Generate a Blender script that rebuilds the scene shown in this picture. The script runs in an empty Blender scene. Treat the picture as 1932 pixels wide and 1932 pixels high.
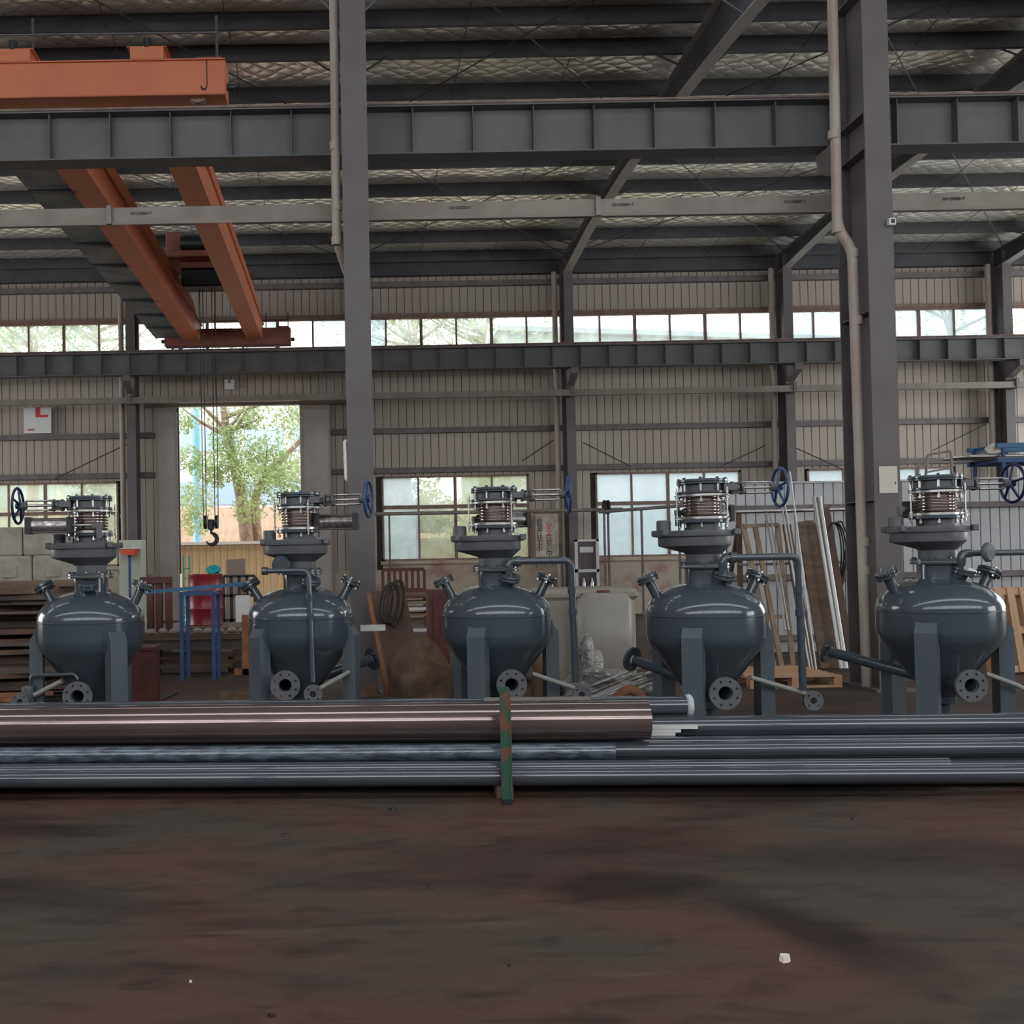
import bpy, bmesh, math, random
from mathutils import Vector as V, Matrix as Mx
random.seed(11)
sc = bpy.context.scene
col = sc.collection
PI = math.pi
R = math.radians

# ------------------------------------------------------------------ camera, world, light, exposure
F, PPX, PPY, EYE = 1900.0, 655.0, 1026.0, 1.6
PITCH, ROLL = 0.018, -0.018
cam = bpy.data.cameras.new('camera')
co = bpy.data.objects.new('camera', cam)
col.objects.link(co)
cam.sensor_width = 36.0
cam.lens = 36.0 * F / 1932.0
cam.shift_x = (966.0 - PPX) / 1932.0
cam.shift_y = (PPY - 966.0) / 1932.0
cam.clip_end = 300
CR = Mx.Rotation(PI / 2 + PITCH, 3, 'X') @ Mx.Rotation(ROLL, 3, 'Z')
co.matrix_world = Mx.Translation((0, 0, EYE)) @ CR.to_4x4()
sc.camera = co

world = bpy.data.worlds.new('overcast_sky')
sc.world = world
world.use_nodes = True
bg = world.node_tree.nodes['Background']
bg.inputs[0].default_value = (0.93, 0.97, 1.0, 1)
bg.inputs[1].default_value = 1.0
sc.view_settings.view_transform = 'Standard'
sc.view_settings.look = 'None'
sc.view_settings.gamma = 1.0
sc.view_settings.use_curve_mapping = False
sc.view_settings.exposure = 2.32
sc.cycles.max_bounces = 8
sc.cycles.diffuse_bounces = 5
sc.cycles.glossy_bounces = 4
sc.cycles.transparent_max_bounces = 12
sc.cycles.sample_clamp_indirect = 8.0
sc.cycles.caustics_reflective = False
sc.cycles.caustics_refractive = False

def portal(loc, rot, sx, sy):
    l = bpy.data.lights.new('daylight_portal', 'AREA')
    l.shape = 'RECTANGLE'; l.size = sx; l.size_y = sy
    l.cycles.is_portal = True
    o = bpy.data.objects.new('daylight_portal', l)
    o.location = loc; o.rotation_euler = rot
    col.objects.link(o)
SKY_Y = ((1.9, 3.8), (13.9, 15.0))
XL, XR, YB, YW = -22.0, 26.0, -9.0, 28.5        # hall: side walls, rear wall, window wall
for a, b in SKY_Y:
    portal(((XL + XR) / 2, (a + b) / 2, 11.30 if a > 12 else 11.12), (0, 0, 0), XR - XL, b - a)
portal(((XL + XR) / 2, YB - .1, 7.4), (PI / 2, 0, 0), XR - XL, 5.0)
portal((XR + .1, 2.0, 3.0), (PI / 2, 0, PI / 2), 8, 5)
portal((XR + .1, 21.0, 4.4), (PI / 2, 0, PI / 2), 12, 8.8)
portal((XL - .1, 21.0, 4.0), (PI / 2, 0, -PI / 2), 10, 8)
portal((3.2, YW + .2, 7.9), (-PI / 2, 0, 0), 34, 1.3)
portal((-3.0, YW + .2, 3.0), (-PI / 2, 0, 0), 3.5, 6.0)

def W(px, py, Y):
    """point of the hall that stands at depth Y behind pixel (px, py) of the photograph"""
    d = CR @ V(((px - PPX) / F, (PPY - py) / F, -1.0))
    k = Y / d.y
    return V((d.x * k, Y, EYE + d.z * k))

# ------------------------------------------------------------------ materials
MATS = {}
def mat(name, c, c2=None, scale=4.0, rough=.6, metal=0.0, bump=0.0, bscale=None, r2=None, detail=5.0, lo=.4, hi=.6,
        stretch=(1, 1, 1), coat=0.0, spec=.5):
    if name in MATS: return MATS[name]
    m = bpy.data.materials.new(name); m.use_nodes = True
    nt = m.node_tree; N = nt.nodes; L = nt.links
    p = N['Principled BSDF']
    p.inputs['Base Color'].default_value = (*c, 1)
    p.inputs['Roughness'].default_value = rough
    p.inputs['Metallic'].default_value = metal
    p.inputs['Specular IOR Level'].default_value = spec
    if coat: p.inputs['Coat Weight'].default_value = coat; p.inputs['Coat Roughness'].default_value = .06
    if c2 is not None or bump or r2 is not None:
        tc = N.new('ShaderNodeTexCoord'); mp = N.new('ShaderNodeMapping')
        mp.inputs['Scale'].default_value = stretch
        L.new(tc.outputs['Object'], mp.inputs['Vector'])
        nz = N.new('ShaderNodeTexNoise'); nz.inputs['Scale'].default_value = scale; nz.inputs['Detail'].default_value = detail
        L.new(mp.outputs[0], nz.inputs['Vector'])
        rp = N.new('ShaderNodeValToRGB')
        rp.color_ramp.elements[0].position = lo; rp.color_ramp.elements[1].position = hi
        rp.color_ramp.elements[0].color = (*c, 1); rp.color_ramp.elements[1].color = (*(c2 or c), 1)
        L.new(nz.outputs['Fac'], rp.inputs[0]); L.new(rp.outputs[0], p.inputs['Base Color'])
        if r2 is not None:
            mr = N.new('ShaderNodeMapRange'); mr.inputs['From Min'].default_value = lo; mr.inputs['From Max'].default_value = hi
            mr.inputs['To Min'].default_value = rough; mr.inputs['To Max'].default_value = r2
            L.new(nz.outputs['Fac'], mr.inputs['Value']); L.new(mr.outputs[0], p.inputs['Roughness'])
        if bump:
            n2 = N.new('ShaderNodeTexNoise'); n2.inputs['Scale'].default_value = bscale or scale * 3; n2.inputs['Detail'].default_value = 4
            L.new(mp.outputs[0], n2.inputs['Vector'])
            b = N.new('ShaderNodeBump'); b.inputs['Strength'].default_value = bump; b.inputs['Distance'].default_value = .02
            L.new(n2.outputs['Fac'], b.inputs['Height']); L.new(b.outputs[0], p.inputs['Normal'])
    MATS[name] = m
    return m

def glass_mat(name, clear, tint, white):
    m = bpy.data.materials.new(name); m.use_nodes = True
    nt = m.node_tree; N = nt.nodes; L = nt.links
    N.remove(N['Principled BSDF'])
    out = N['Material Output']
    tr = N.new('ShaderNodeBsdfTransparent'); tr.inputs[0].default_value = (*tint, 1)
    tl = N.new('ShaderNodeBsdfTranslucent'); tl.inputs[0].default_value = (*white, 1)
    df = N.new('ShaderNodeBsdfDiffuse'); df.inputs[0].default_value = (*white, 1)
    gl = N.new('ShaderNodeBsdfGlossy'); gl.inputs['Roughness'].default_value = .08
    m1 = N.new('ShaderNodeMixShader'); m1.inputs[0].default_value = .25
    L.new(tl.outputs[0], m1.inputs[1]); L.new(df.outputs[0], m1.inputs[2])
    tc = N.new('ShaderNodeTexCoord'); nz = N.new('ShaderNodeTexNoise'); nz.inputs['Scale'].default_value = 2.5
    L.new(tc.outputs['Object'], nz.inputs['Vector'])
    mr = N.new('ShaderNodeMapRange'); mr.inputs['From Min'].default_value = .3; mr.inputs['From Max'].default_value = .7
    mr.inputs['To Min'].default_value = min(1, clear + .12); mr.inputs['To Max'].default_value = max(0, clear - .12)
    L.new(nz.outputs['Fac'], mr.inputs['Value'])
    m2 = N.new('ShaderNodeMixShader'); L.new(mr.outputs[0], m2.inputs[0])
    L.new(m1.outputs[0], m2.inputs[1]); L.new(tr.outputs[0], m2.inputs[2])
    m3 = N.new('ShaderNodeMixShader'); m3.inputs[0].default_value = .05
    L.new(m2.outputs[0], m3.inputs[1]); L.new(gl.outputs[0], m3.inputs[2])
    L.new(m3.outputs[0], out.inputs['Surface'])
    MATS[name] = m
    return m

PAINT = mat('slate_gloss_paint', (.060, .077, .096), (.070, .086, .103), 1.5, rough=.14, r2=.20, coat=.6, bump=.015, bscale=9)
PAINT2 = mat('slate_satin_paint', (.11, .113, .122), (.125, .128, .135), 6, rough=.40, r2=.5)
LEGP = mat('slate_leg_paint', (.078, .098, .115), (.088, .106, .122), 3, rough=.38, r2=.46)
BLACKM = mat('black_metal', (.014, .014, .017), rough=.45)
STEEL = mat('bare_steel', (.62, .60, .57), (.45, .43, .41), 9, rough=.28, r2=.4, metal=1)
ZINC = mat('zinc_bolt_steel', (.52, .50, .48), rough=.32, metal=1)
BELLOW = mat('stainless_bellows', (.50, .44, .42), rough=.2, metal=1)
CYLM = mat('scuffed_cylinder_wrap', (.55, .53, .52), (.34, .30, .30), 22, rough=.25, r2=.5, metal=.9, bump=.25, bscale=40)
CYLB = mat('brown_cylinder_tube', (.17, .13, .13), (.27, .23, .23), 20, rough=.3, metal=.6, bump=.15, bscale=40)
BLUEW = mat('blue_handwheel_paint', (.030, .065, .155), (.040, .085, .19), 8, rough=.38)
NAVYW = mat('navy_handwheel_paint', (.012, .022, .075), rough=.4)
COLM = mat('grey_column_paint', (.130, .112, .114), (.158, .140, .142), 1.2, rough=.6, r2=.7, detail=6)
GIRD = mat('grey_girder_paint', (.112, .110, .110), (.145, .142, .142), 1.5, rough=.55, r2=.65)
PURL = mat('dark_purlin_paint', (.055, .055, .062), (.075, .072, .078), 2, rough=.6)
RAFT_LIT = mat('rafter_paint', (.27, .25, .235), (.33, .30, .28), 2, rough=.6)  # flange colour lightened for the light falling on the soffit
RAILM = mat('rusty_rail', (.19, .13, .115), (.26, .19, .17), 5, rough=.6)
ORANGE = mat('crane_orange_paint', (.56, .17, .08), (.62, .20, .095), 1.2, rough=.55, r2=.65)
REDOR = mat('crane_dusty_red_paint', (.23, .075, .055), (.28, .10, .07), 2, rough=.6)
PANEL = mat('grey_wall_sheet', (.42, .355, .30), (.50, .43, .37), 1.0, rough=.5, stretch=(1, 1, .25))
PANELW = mat('pale_wall_sheet', (.47, .47, .47), (.55, .55, .56), 1.0, rough=.45, stretch=(1, 1, .3))
SEAM = mat('dark_seam_backing', (.05, .045, .042), rough=.8)
GIRT = mat('girt_paint', (.15, .125, .125), (.19, .165, .16), 3, rough=.65)
MASON = mat('peeling_cream_plaster', (.55, .47, .37), (.42, .26, .22), 1.3, rough=.85, bump=.25, bscale=12, lo=.5, hi=.62, detail=9)
WFRAME = mat('brown_window_frame', (.21, .13, .10), (.27, .18, .15), 6, rough=.6)
PVC = mat('aged_pvc', (.46, .41, .36), (.40, .31, .265), 2.5, rough=.5, stretch=(1, 1, .4))
TRAY = mat('cable_tray_metal', (.27, .235, .20), (.22, .185, .155), 2, rough=.5)
WHITE = mat('white_sheet', (.78, .77, .74), rough=.6)
RED = mat('red_print', (.62, .05, .05), rough=.6)
INK = mat('black_print', (.03, .03, .03), rough=.7)
BROWNP = mat('mill_brown_pipe', (.26, .20, .19), (.20, .15, .145), 1.6, rough=.10, r2=.14, metal=.7, stretch=(.8, 1, 1), detail=6, lo=.35, hi=.7)
GREYP = mat('slate_pipe_paint', (.058, .066, .082), (.066, .073, .088), 1.2, rough=.09, r2=.11, coat=.8)
WRAPP = mat('film_wrapped_pipe', (.045, .055, .075), (.12, .15, .19), 26, rough=.08, r2=.2, bump=.5, bscale=34, stretch=(.25, 1, 1), coat=1.0)
CAPM = mat('pale_plastic_cap', (.55, .58, .58), rough=.5)
PALE = mat('pale_bar', (.72, .71, .68), rough=.5)
GREENP = mat('worn_green_paint', (.022, .085, .052), (.16, .07, .045), 7, rough=.6, lo=.5, hi=.56, detail=3)
WOOD = mat('dark_timber', (.13, .085, .06), (.20, .13, .09), 3, rough=.8, stretch=(.3, 3, 3))
PINE = mat('pine_timber', (.50, .30, .17), (.60, .38, .22), 3, rough=.75, stretch=(.5, 2, 2))
PINED = mat('weathered_frame_timber', (.33, .25, .17), (.24, .17, .12), 4, rough=.8)
RUSTPL = mat('rusty_plate', (.085, .055, .045), (.15, .085, .06), 3, rough=.7, r2=.85, detail=8)
RUSTPL2 = mat('dark_plate', (.085, .065, .06), (.125, .085, .07), 3, rough=.65, detail=8)
RUSTOR = mat('orange_rust', (.36, .16, .08), (.25, .10, .06), 5, rough=.8)
MAROON = mat('maroon_paint', (.145, .045, .040), (.10, .032, .03), 4, rough=.6)
DRUM = mat('red_drum_paint', (.28, .020, .028), (.21, .018, .022), 3, rough=.32, bump=.2, bscale=6)
BLUEF = mat('blue_frame_paint', (.025, .065, .18), (.03, .08, .20), 4, rough=.5)
BLUEB = mat('light_blue_bar_paint', (.05, .17, .30), (.04, .14, .27), 4, rough=.5)
CONC = mat('rough_concrete_block', (.40, .36, .30), (.50, .46, .40), 3, rough=.9, bump=.8, bscale=9, detail=8)
BURLAP = mat('brown_burlap', (.135, .085, .055), (.19, .12, .08), 9, rough=.95, bump=.3, bscale=60)
TARP = mat('beige_tarpaulin', (.30, .27, .225), (.35, .315, .27), 1.2, rough=.55, bump=.08, bscale=3)
FILM = mat('clear_stretch_film', (.30, .28, .26), (.50, .48, .46), 14, rough=.14, r2=.3, bump=.9, bscale=16, stretch=(.4, 1, 1.6), metal=.35)
HOSE = mat('dark_hose', (.045, .035, .03), rough=.6)
PAPER = mat('scrap_paper', (.80, .74, .66), rough=.8)
TEAL = mat('teal_cloth', (.02, .36, .38), rough=.8)
ROPE = mat('dark_steel_rope', (.03, .03, .03), rough=.6)
BARK = mat('tree_bark', (.20, .14, .10), (.30, .22, .17), 6, rough=.9, bump=.6, bscale=12)
ORSAFE = mat('bright_red_orange', (.75, .10, .04), rough=.5)
GLASS_A = glass_mat('dusty_window_glass', .78, (.96, .98, .96), (.80, .86, .78))
GLASS_F = glass_mat('frosted_window_glass', .45, (.80, .86, .87), (.62, .68, .69))
GLASS_L = glass_mat('dirty_window_glass', .68, (.86, .88, .78), (.58, .61, .50))
FRP = glass_mat('skylight_sheet', .75, (.97, .98, 1.0), (.85, .88, .9))

def leaf_mat(name, c, c2):
    m = mat(name, c, c2, 1.3, rough=.6)
    nt = m.node_tree; N = nt.nodes; L = nt.links
    p = N['Principled BSDF']; out = N['Material Output']
    tl = N.new('ShaderNodeBsdfTranslucent'); tl.inputs[0].default_value = (*c2, 1)
    mx = N.new('ShaderNodeMixShader'); mx.inputs[0].default_value = .4
    L.new(p.outputs[0], mx.inputs[1]); L.new(tl.outputs[0], mx.inputs[2]); L.new(mx.outputs[0], out.inputs['Surface'])
    return m
LEAF = leaf_mat('fresh_leaf', (.17, .25, .09), (.33, .41, .17))
LEAF2 = leaf_mat('blueish_leaf', (.14, .24, .10), (.26, .36, .16))

def floor_material():
    m = bpy.data.materials.new('stained_concrete_floor'); m.use_nodes = True
    nt = m.node_tree; N = nt.nodes; L = nt.links; p = N['Principled BSDF']
    tc = N.new('ShaderNodeTexCoord')
    def noise(scale, detail, stretch=(1, 1, 1), dist=0):
        mp = N.new('ShaderNodeMapping'); mp.inputs['Scale'].default_value = stretch
        L.new(tc.outputs['Object'], mp.inputs['Vector'])
        n = N.new('ShaderNodeTexNoise'); n.inputs['Scale'].default_value = scale; n.inputs['Detail'].default_value = detail
        n.inputs['Distortion'].default_value = dist
        L.new(mp.outputs[0], n.inputs['Vector']); return n
    def ramp(n, lo, hi, a, b):
        r = N.new('ShaderNodeValToRGB'); e = r.color_ramp.elements
        e[0].position = lo; e[1].position = hi; e[0].color = (*a, 1); e[1].color = (*b, 1)
        L.new(n.outputs['Fac'], r.inputs[0]); return r
    base = ramp(noise(.55, 8, (1, 1.2, 1), .6), .42, .60, (.090, .046, .035), (.062, .050, .038))
    dark = ramp(noise(.5, 9, (.5, 1.7, 1), .9), .50, .66, (1, 1, 1), (.30, .32, .36))
    speck = ramp(noise(5, 12, (.6, 1.5, 1), .6), .50, .72, (1.12, 1.1, 1.08), (.40, .40, .42))
    light = ramp(noise(1.6, 10, (.35, 2.2, 1), .5), .64, .74, (0, 0, 0), (.55, .55, .55))
    m1 = N.new('ShaderNodeMix'); m1.data_type = 'RGBA'; m1.blend_type = 'MULTIPLY'; m1.inputs[0].default_value = 1
    L.new(base.outputs[0], m1.inputs[6]); L.new(dark.outputs[0], m1.inputs[7])
    m2 = N.new('ShaderNodeMix'); m2.data_type = 'RGBA'; m2.blend_type = 'MULTIPLY'; m2.inputs[0].default_value = .7
    L.new(m1.outputs[2], m2.inputs[6]); L.new(speck.outputs[0], m2.inputs[7])
    m3 = N.new('ShaderNodeMix'); m3.data_type = 'RGBA'; m3.blend_type = 'MIX'
    L.new(light.outputs[0], m3.inputs[0]); L.new(m2.outputs[2], m3.inputs[6]); m3.inputs[7].default_value = (.14, .112, .092, 1)
    last = m3.outputs[2]
    warp = noise(1.3, 8, (1, 1, 1), .5)
    for cx, cy, rx, ry, rot, k in ((3.05, 5.35, 1.75, .42, -.05, .30), (1.95, 4.3, .28, .9, .35, .42), (-2.2, 5.1, 1.0, .3, .1, .55), (1.35, 4.9, .5, .25, .3, .6)):
        mp = N.new('ShaderNodeMapping'); mp.vector_type = 'TEXTURE'
        mp.inputs['Location'].default_value = (cx, cy, 0); mp.inputs['Rotation'].default_value = (0, 0, rot); mp.inputs['Scale'].default_value = (rx, ry, 1)
        L.new(tc.outputs['Object'], mp.inputs['Vector'])
        ln = N.new('ShaderNodeVectorMath'); ln.operation = 'LENGTH'; L.new(mp.outputs[0], ln.inputs[0])
        ad = N.new('ShaderNodeMath'); ad.operation = 'MULTIPLY_ADD'; L.new(warp.outputs['Fac'], ad.inputs[0]); ad.inputs[1].default_value = 1.6; L.new(ln.outputs['Value'], ad.inputs[2])
        mr = N.new('ShaderNodeMapRange'); mr.inputs['From Min'].default_value = 1.15; mr.inputs['From Max'].default_value = 1.85
        mr.inputs['To Min'].default_value = 1 - k * 1.6 if k < .5 else 1 - k; mr.inputs['To Max'].default_value = 1.0
        L.new(ad.outputs[0], mr.inputs['Value'])
        mm = N.new('ShaderNodeMix'); mm.data_type = 'RGBA'; mm.blend_type = 'MULTIPLY'; mm.inputs[0].default_value = 1
        L.new(last, mm.inputs[6]); L.new(mr.outputs[0], mm.inputs[7]); last = mm.outputs[2]
    L.new(last, p.inputs['Base Color'])
    p.inputs['Roughness'].default_value = .72
    p.inputs['Specular IOR Level'].default_value = .3
    b = N.new('ShaderNodeBump'); b.inputs['Strength'].default_value = .25; b.inputs['Distance'].default_value = .02
    L.new(noise(9, 6).outputs['Fac'], b.inputs['Height']); L.new(b.outputs[0], p.inputs['Normal'])
    return m
FLOORM = floor_material()

def foil_material():
    """aluminium-faced insulation held by a diamond net: fine relief only"""
    m = bpy.data.materials.new('quilted_foil'); m.use_nodes = True
    nt = m.node_tree; N = nt.nodes; L = nt.links; p = N['Principled BSDF']
    p.inputs['Metallic'].default_value = .6
    p.inputs['Roughness'].default_value = .27
    tc = N.new('ShaderNodeTexCoord'); sp = N.new('ShaderNodeSeparateXYZ')
    nz = N.new('ShaderNodeTexNoise'); nz.inputs['Scale'].default_value = 2.2; nz.inputs['Detail'].default_value = 4
    L.new(tc.outputs['Object'], nz.inputs['Vector'])
    ad = N.new('ShaderNodeMixRGB'); ad.blend_type = 'ADD'; ad.inputs[0].default_value = .22
    L.new(tc.outputs['Object'], ad.inputs[1]); L.new(nz.outputs['Color'], ad.inputs[2])
    L.new(ad.outputs[0], sp.inputs[0])
    def mth(op, a, b):
        n = N.new('ShaderNodeMath'); n.operation = op
        for i, s in enumerate((a, b)):
            if s is None: continue
            if isinstance(s, (int, float)): n.inputs[i].default_value = s
            else: L.new(s, n.inputs[i])
        return n.outputs[0]
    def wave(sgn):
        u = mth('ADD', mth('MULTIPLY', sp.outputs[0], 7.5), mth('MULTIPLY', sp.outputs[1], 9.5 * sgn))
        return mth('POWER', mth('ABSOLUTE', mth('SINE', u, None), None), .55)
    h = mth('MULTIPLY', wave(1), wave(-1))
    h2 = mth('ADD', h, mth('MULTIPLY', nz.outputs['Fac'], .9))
    b = N.new('ShaderNodeBump'); b.inputs['Strength'].default_value = 1.0; b.inputs['Distance'].default_value = .014
    L.new(h2, b.inputs['Height']); L.new(b.outputs[0], p.inputs['Normal'])
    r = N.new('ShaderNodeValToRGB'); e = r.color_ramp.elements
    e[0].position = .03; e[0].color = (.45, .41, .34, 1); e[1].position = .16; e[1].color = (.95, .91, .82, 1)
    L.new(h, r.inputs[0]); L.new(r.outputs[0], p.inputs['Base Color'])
    return m
FOIL = foil_material()

# ------------------------------------------------------------------ mesh helpers
class MB:
    def __init__(s): s.v = []; s.f = []
    def add(s, vs, fs):
        k = len(s.v); s.v += [V(a) for a in vs]; s.f += [tuple(i + k for i in f) for f in fs]; return s
    def box(s, x0, x1, y0, y1, z0, z1):
        return s.add([(x0, y0, z0), (x1, y0, z0), (x1, y1, z0), (x0, y1, z0), (x0, y0, z1), (x1, y0, z1), (x1, y1, z1), (x0, y1, z1)],
                     [(0, 3, 2, 1), (4, 5, 6, 7), (0, 1, 5, 4), (1, 2, 6, 5), (2, 3, 7, 6), (3, 0, 4, 7)])
    def bev(s, x0, x1, y0, y1, z0, z1, b=.01):
        """box whose vertical and top edges are chamfered"""
        def ringp(z, i): return [(x0 + b + i, y0 + i, z), (x1 - b - i, y0 + i, z), (x1 - i, y0 + b + i, z), (x1 - i, y1 - b - i, z),
                                 (x1 - b - i, y1 - i, z), (x0 + b + i, y1 - i, z), (x0 + i, y1 - b - i, z), (x0 + i, y0 + b + i, z)]
        rs = [ringp(z0, b * .7), ringp(z0 + b, 0), ringp(z1 - b, 0), ringp(z1, b * .7)]
        vs = [p for r in rs for p in r]; fs = [tuple(range(7, -1, -1)), tuple(range(24, 32))]
        for k in range(3):
            for i in range(8): fs.append((k * 8 + i, k * 8 + (i + 1) % 8, k * 8 + 8 + (i + 1) % 8, k * 8 + 8 + i))
        return s.add(vs, fs)
    def beam(s, p0, p1, w, h, up=(0, 0, 1)):
        """square bar from p0 to p1, w across and h along up"""
        p0 = V(p0); p1 = V(p1); d = (p1 - p0).normalized(); sd = d.cross(V(up))
        if sd.length < 1e-4: sd = d.cross(V((0, 1, 0)))
        sd.normalize(); u = sd.cross(d)
        vs = []
        for p in (p0, p1):
            for a, b in ((-1, -1), (1, -1), (1, 1), (-1, 1)): vs.append(p + sd * (a * w / 2) + u * (b * h / 2))
        return s.add(vs, [(3, 2, 1, 0), (4, 5, 6, 7), (0, 1, 5, 4), (1, 2, 6, 5), (2, 3, 7, 6), (3, 0, 4, 7)])
    def tube(s, pts, r, n=12, cap=True):
        pts = [V(p) for p in pts]; rs = r if isinstance(r, (list, tuple)) else [r] * len(pts)
        d = (pts[1] - pts[0]).normalized(); a = d.orthogonal().normalized()
        vs = []; m = len(pts)
        for i, p in enumerate(pts):
            t = ((pts[i] - pts[i - 1]).normalized() if i else d) + ((pts[i + 1] - pts[i]).normalized() if i < m - 1 else (pts[i] - pts[i - 1]).normalized())
            t.normalize(); a = (a - t * a.dot(t)).normalized(); b = t.cross(a)
            for k in range(n):
                c = 2 * PI * k / n; vs.append(p + (a * math.cos(c) + b * math.sin(c)) * rs[i])
        fs = []
        for i in range(m - 1):
            for k in range(n): fs.append((i * n + k, i * n + (k + 1) % n, (i + 1) * n + (k + 1) % n, (i + 1) * n + k))
        if cap: fs += [tuple(range(n - 1, -1, -1)), tuple(range((m - 1) * n, m * n))]
        return s.add(vs, fs)
    def lathe(s, prof, n=32, o=(0, 0, 0), ax=(0, 0, 1)):
        """profile of (radius, along) turned about ax through o"""
        o = V(o); ax = V(ax).normalized(); a = ax.orthogonal().normalized(); b = ax.cross(a)
        vs = []; fs = []; m = len(prof)
        for r, z in prof:
            for k in range(n):
                c = 2 * PI * k / n; vs.append(o + ax * z + (a * math.cos(c) + b * math.sin(c)) * max(r, 1e-4))
        for i in range(m - 1):
            for k in range(n): fs.append((i * n + k, i * n + (k + 1) % n, (i + 1) * n + (k + 1) % n, (i + 1) * n + k))
        return s.add(vs, fs)
    def disc(s, o, ax, r, t, n=28, c=.004):
        """solid disc of thickness t along ax from o, edges eased"""
        return s.lathe([(0, 0), (r - c, 0), (r, c), (r, t - c), (r - c, t), (0, t)], n, o, ax)
    def pipe(s, p0, p1, ro, ri, n=28):
        """hollow pipe"""
        p0 = V(p0); p1 = V(p1); Ln = (p1 - p0).length
        return s.lathe([(ri, 0), (ro, 0), (ro, Ln), (ri, Ln), (ri, 0)], n, p0, p1 - p0)
    def prism(s, poly, f0, f1):
        """poly of 2-d points; f0 and f1 map a 2-d point to the two end faces"""
        n = len(poly); vs = [f0(*p) for p in poly] + [f1(*p) for p in poly]
        return s.add(vs, [tuple(range(n - 1, -1, -1)), tuple(range(n, 2 * n))] + [(i, (i + 1) % n, n + (i + 1) % n, n + i) for i in range(n)])
    def mesh(s, name, m, smooth=32, off=None):
        me = bpy.data.meshes.new(name)
        o = off or V((0, 0, 0))
        me.from_pydata([tuple(a - o) for a in s.v], [], s.f)
        bm = bmesh.new(); bm.from_mesh(me); bmesh.ops.recalc_face_normals(bm, faces=bm.faces); bm.to_mesh(me); bm.free()
        me.materials.append(m)
        if smooth:
            me.polygons.foreach_set('use_smooth', [True] * len(me.polygons)); me.set_sharp_from_angle(angle=R(smooth))
        return me
    def build(s, name, m, parent=None, smooth=32, world=False, loc=None):
        """one mesh object; world=True: points are hall coordinates and the parent is an unrotated Empty"""
        off = None
        if world and parent is not None: off = V(parent.location)
        elif world:
            lo = V([min(a[i] for a in s.v) for i in range(3)]); hi = V([max(a[i] for a in s.v) for i in range(3)])
            off = V(((lo.x + hi.x) / 2, (lo.y + hi.y) / 2, lo.z))
        ob = bpy.data.objects.new(name, s.mesh(name, m, smooth, off)); col.objects.link(ob)
        if parent is not None: ob.parent = parent
        elif world: ob.location = off
        if loc is not None: ob.location = loc
        return ob

def put(name, me, parent, loc=(0, 0, 0), rot=None):
    """another object on shared mesh data"""
    o = bpy.data.objects.new(name, me); col.objects.link(o); o.parent = parent; o.location = loc
    if rot is not None: o.rotation_euler = rot
    return o
def tag(o, label=None, cat=None, group=None, kind=None):
    if label: o['label'] = label
    if cat: o['category'] = cat
    if group: o['group'] = group
    if kind: o['kind'] = kind
    return o
def thing(name, label, cat, loc=(0, 0, 0), rz=0.0, group=None, kind=None):
    o = bpy.data.objects.new(name, None); col.objects.link(o); o.empty_display_size = .1
    o.location = loc; o.rotation_euler = (0, 0, rz)
    return tag(o, label, cat, group, kind)
def struct(name, label=None, loc=(0, 0, 0)):
    return thing(name, label, None, loc, kind='structure')
def fillet(pts, r, k=5):
    """round the corners of a polyline"""
    pts = [V(p) for p in pts]; out = [pts[0]]
    for i in range(1, len(pts) - 1):
        a = (pts[i - 1] - pts[i]); b = (pts[i + 1] - pts[i]); rr = min(r, a.length * .45, b.length * .45)
        p0 = pts[i] + a.normalized() * rr; p2 = pts[i] + b.normalized() * rr
        for j in range(k + 1):
            t = j / k; out.append(p0 * (1 - t) ** 2 + pts[i] * 2 * t * (1 - t) + p2 * t * t)
    out.append(pts[-1]); return out
def flange_mesh(name, ro, ri, nb, rb, hr, t, m, n=32):
    """flange plate in the xz plane, facing -y, with real bolt holes"""
    bm = bmesh.new(); edges = []
    def loop(cx, cz, r, k):
        vs = [bm.verts.new((cx + r * math.cos(2 * PI * i / k), 0, cz + r * math.sin(2 * PI * i / k))) for i in range(k)]
        edges.extend(bm.edges.new((vs[i], vs[(i + 1) % k])) for i in range(k))
    loop(0, 0, ro, n)
    if ri: loop(0, 0, ri, n)
    for i in range(nb):
        c = 2 * PI * (i + .5) / nb; loop(rb * math.cos(c), rb * math.sin(c), hr, 8)
    bmesh.ops.triangle_fill(bm, use_beauty=True, use_dissolve=False, edges=edges)
    ex = bmesh.ops.extrude_face_region(bm, geom=list(bm.faces))
    bmesh.ops.translate(bm, vec=(0, t, 0), verts=[g for g in ex['geom'] if isinstance(g, bmesh.types.BMVert)])
    bmesh.ops.recalc_face_normals(bm, faces=bm.faces)
    me = bpy.data.meshes.new(name); bm.to_mesh(me); bm.free(); me.materials.append(m)
    return me
def text_mesh(name, body, size, m, parent, loc, rot):
    cu = bpy.data.curves.new(name, 'FONT'); cu.body = body; cu.size = size; cu.extrude = .002; cu.align_x = 'CENTER'; cu.align_y = 'CENTER'
    o = bpy.data.objects.new(name, cu); col.objects.link(o)
    dg = bpy.context.evaluated_depsgraph_get(); me = bpy.data.meshes.new_from_object(o.evaluated_get(dg))
    bpy.data.objects.remove(o); bpy.data.curves.remove(cu)
    me.materials.clear(); me.materials.append(m)
    return put(name, me, parent, loc, rot)

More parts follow.
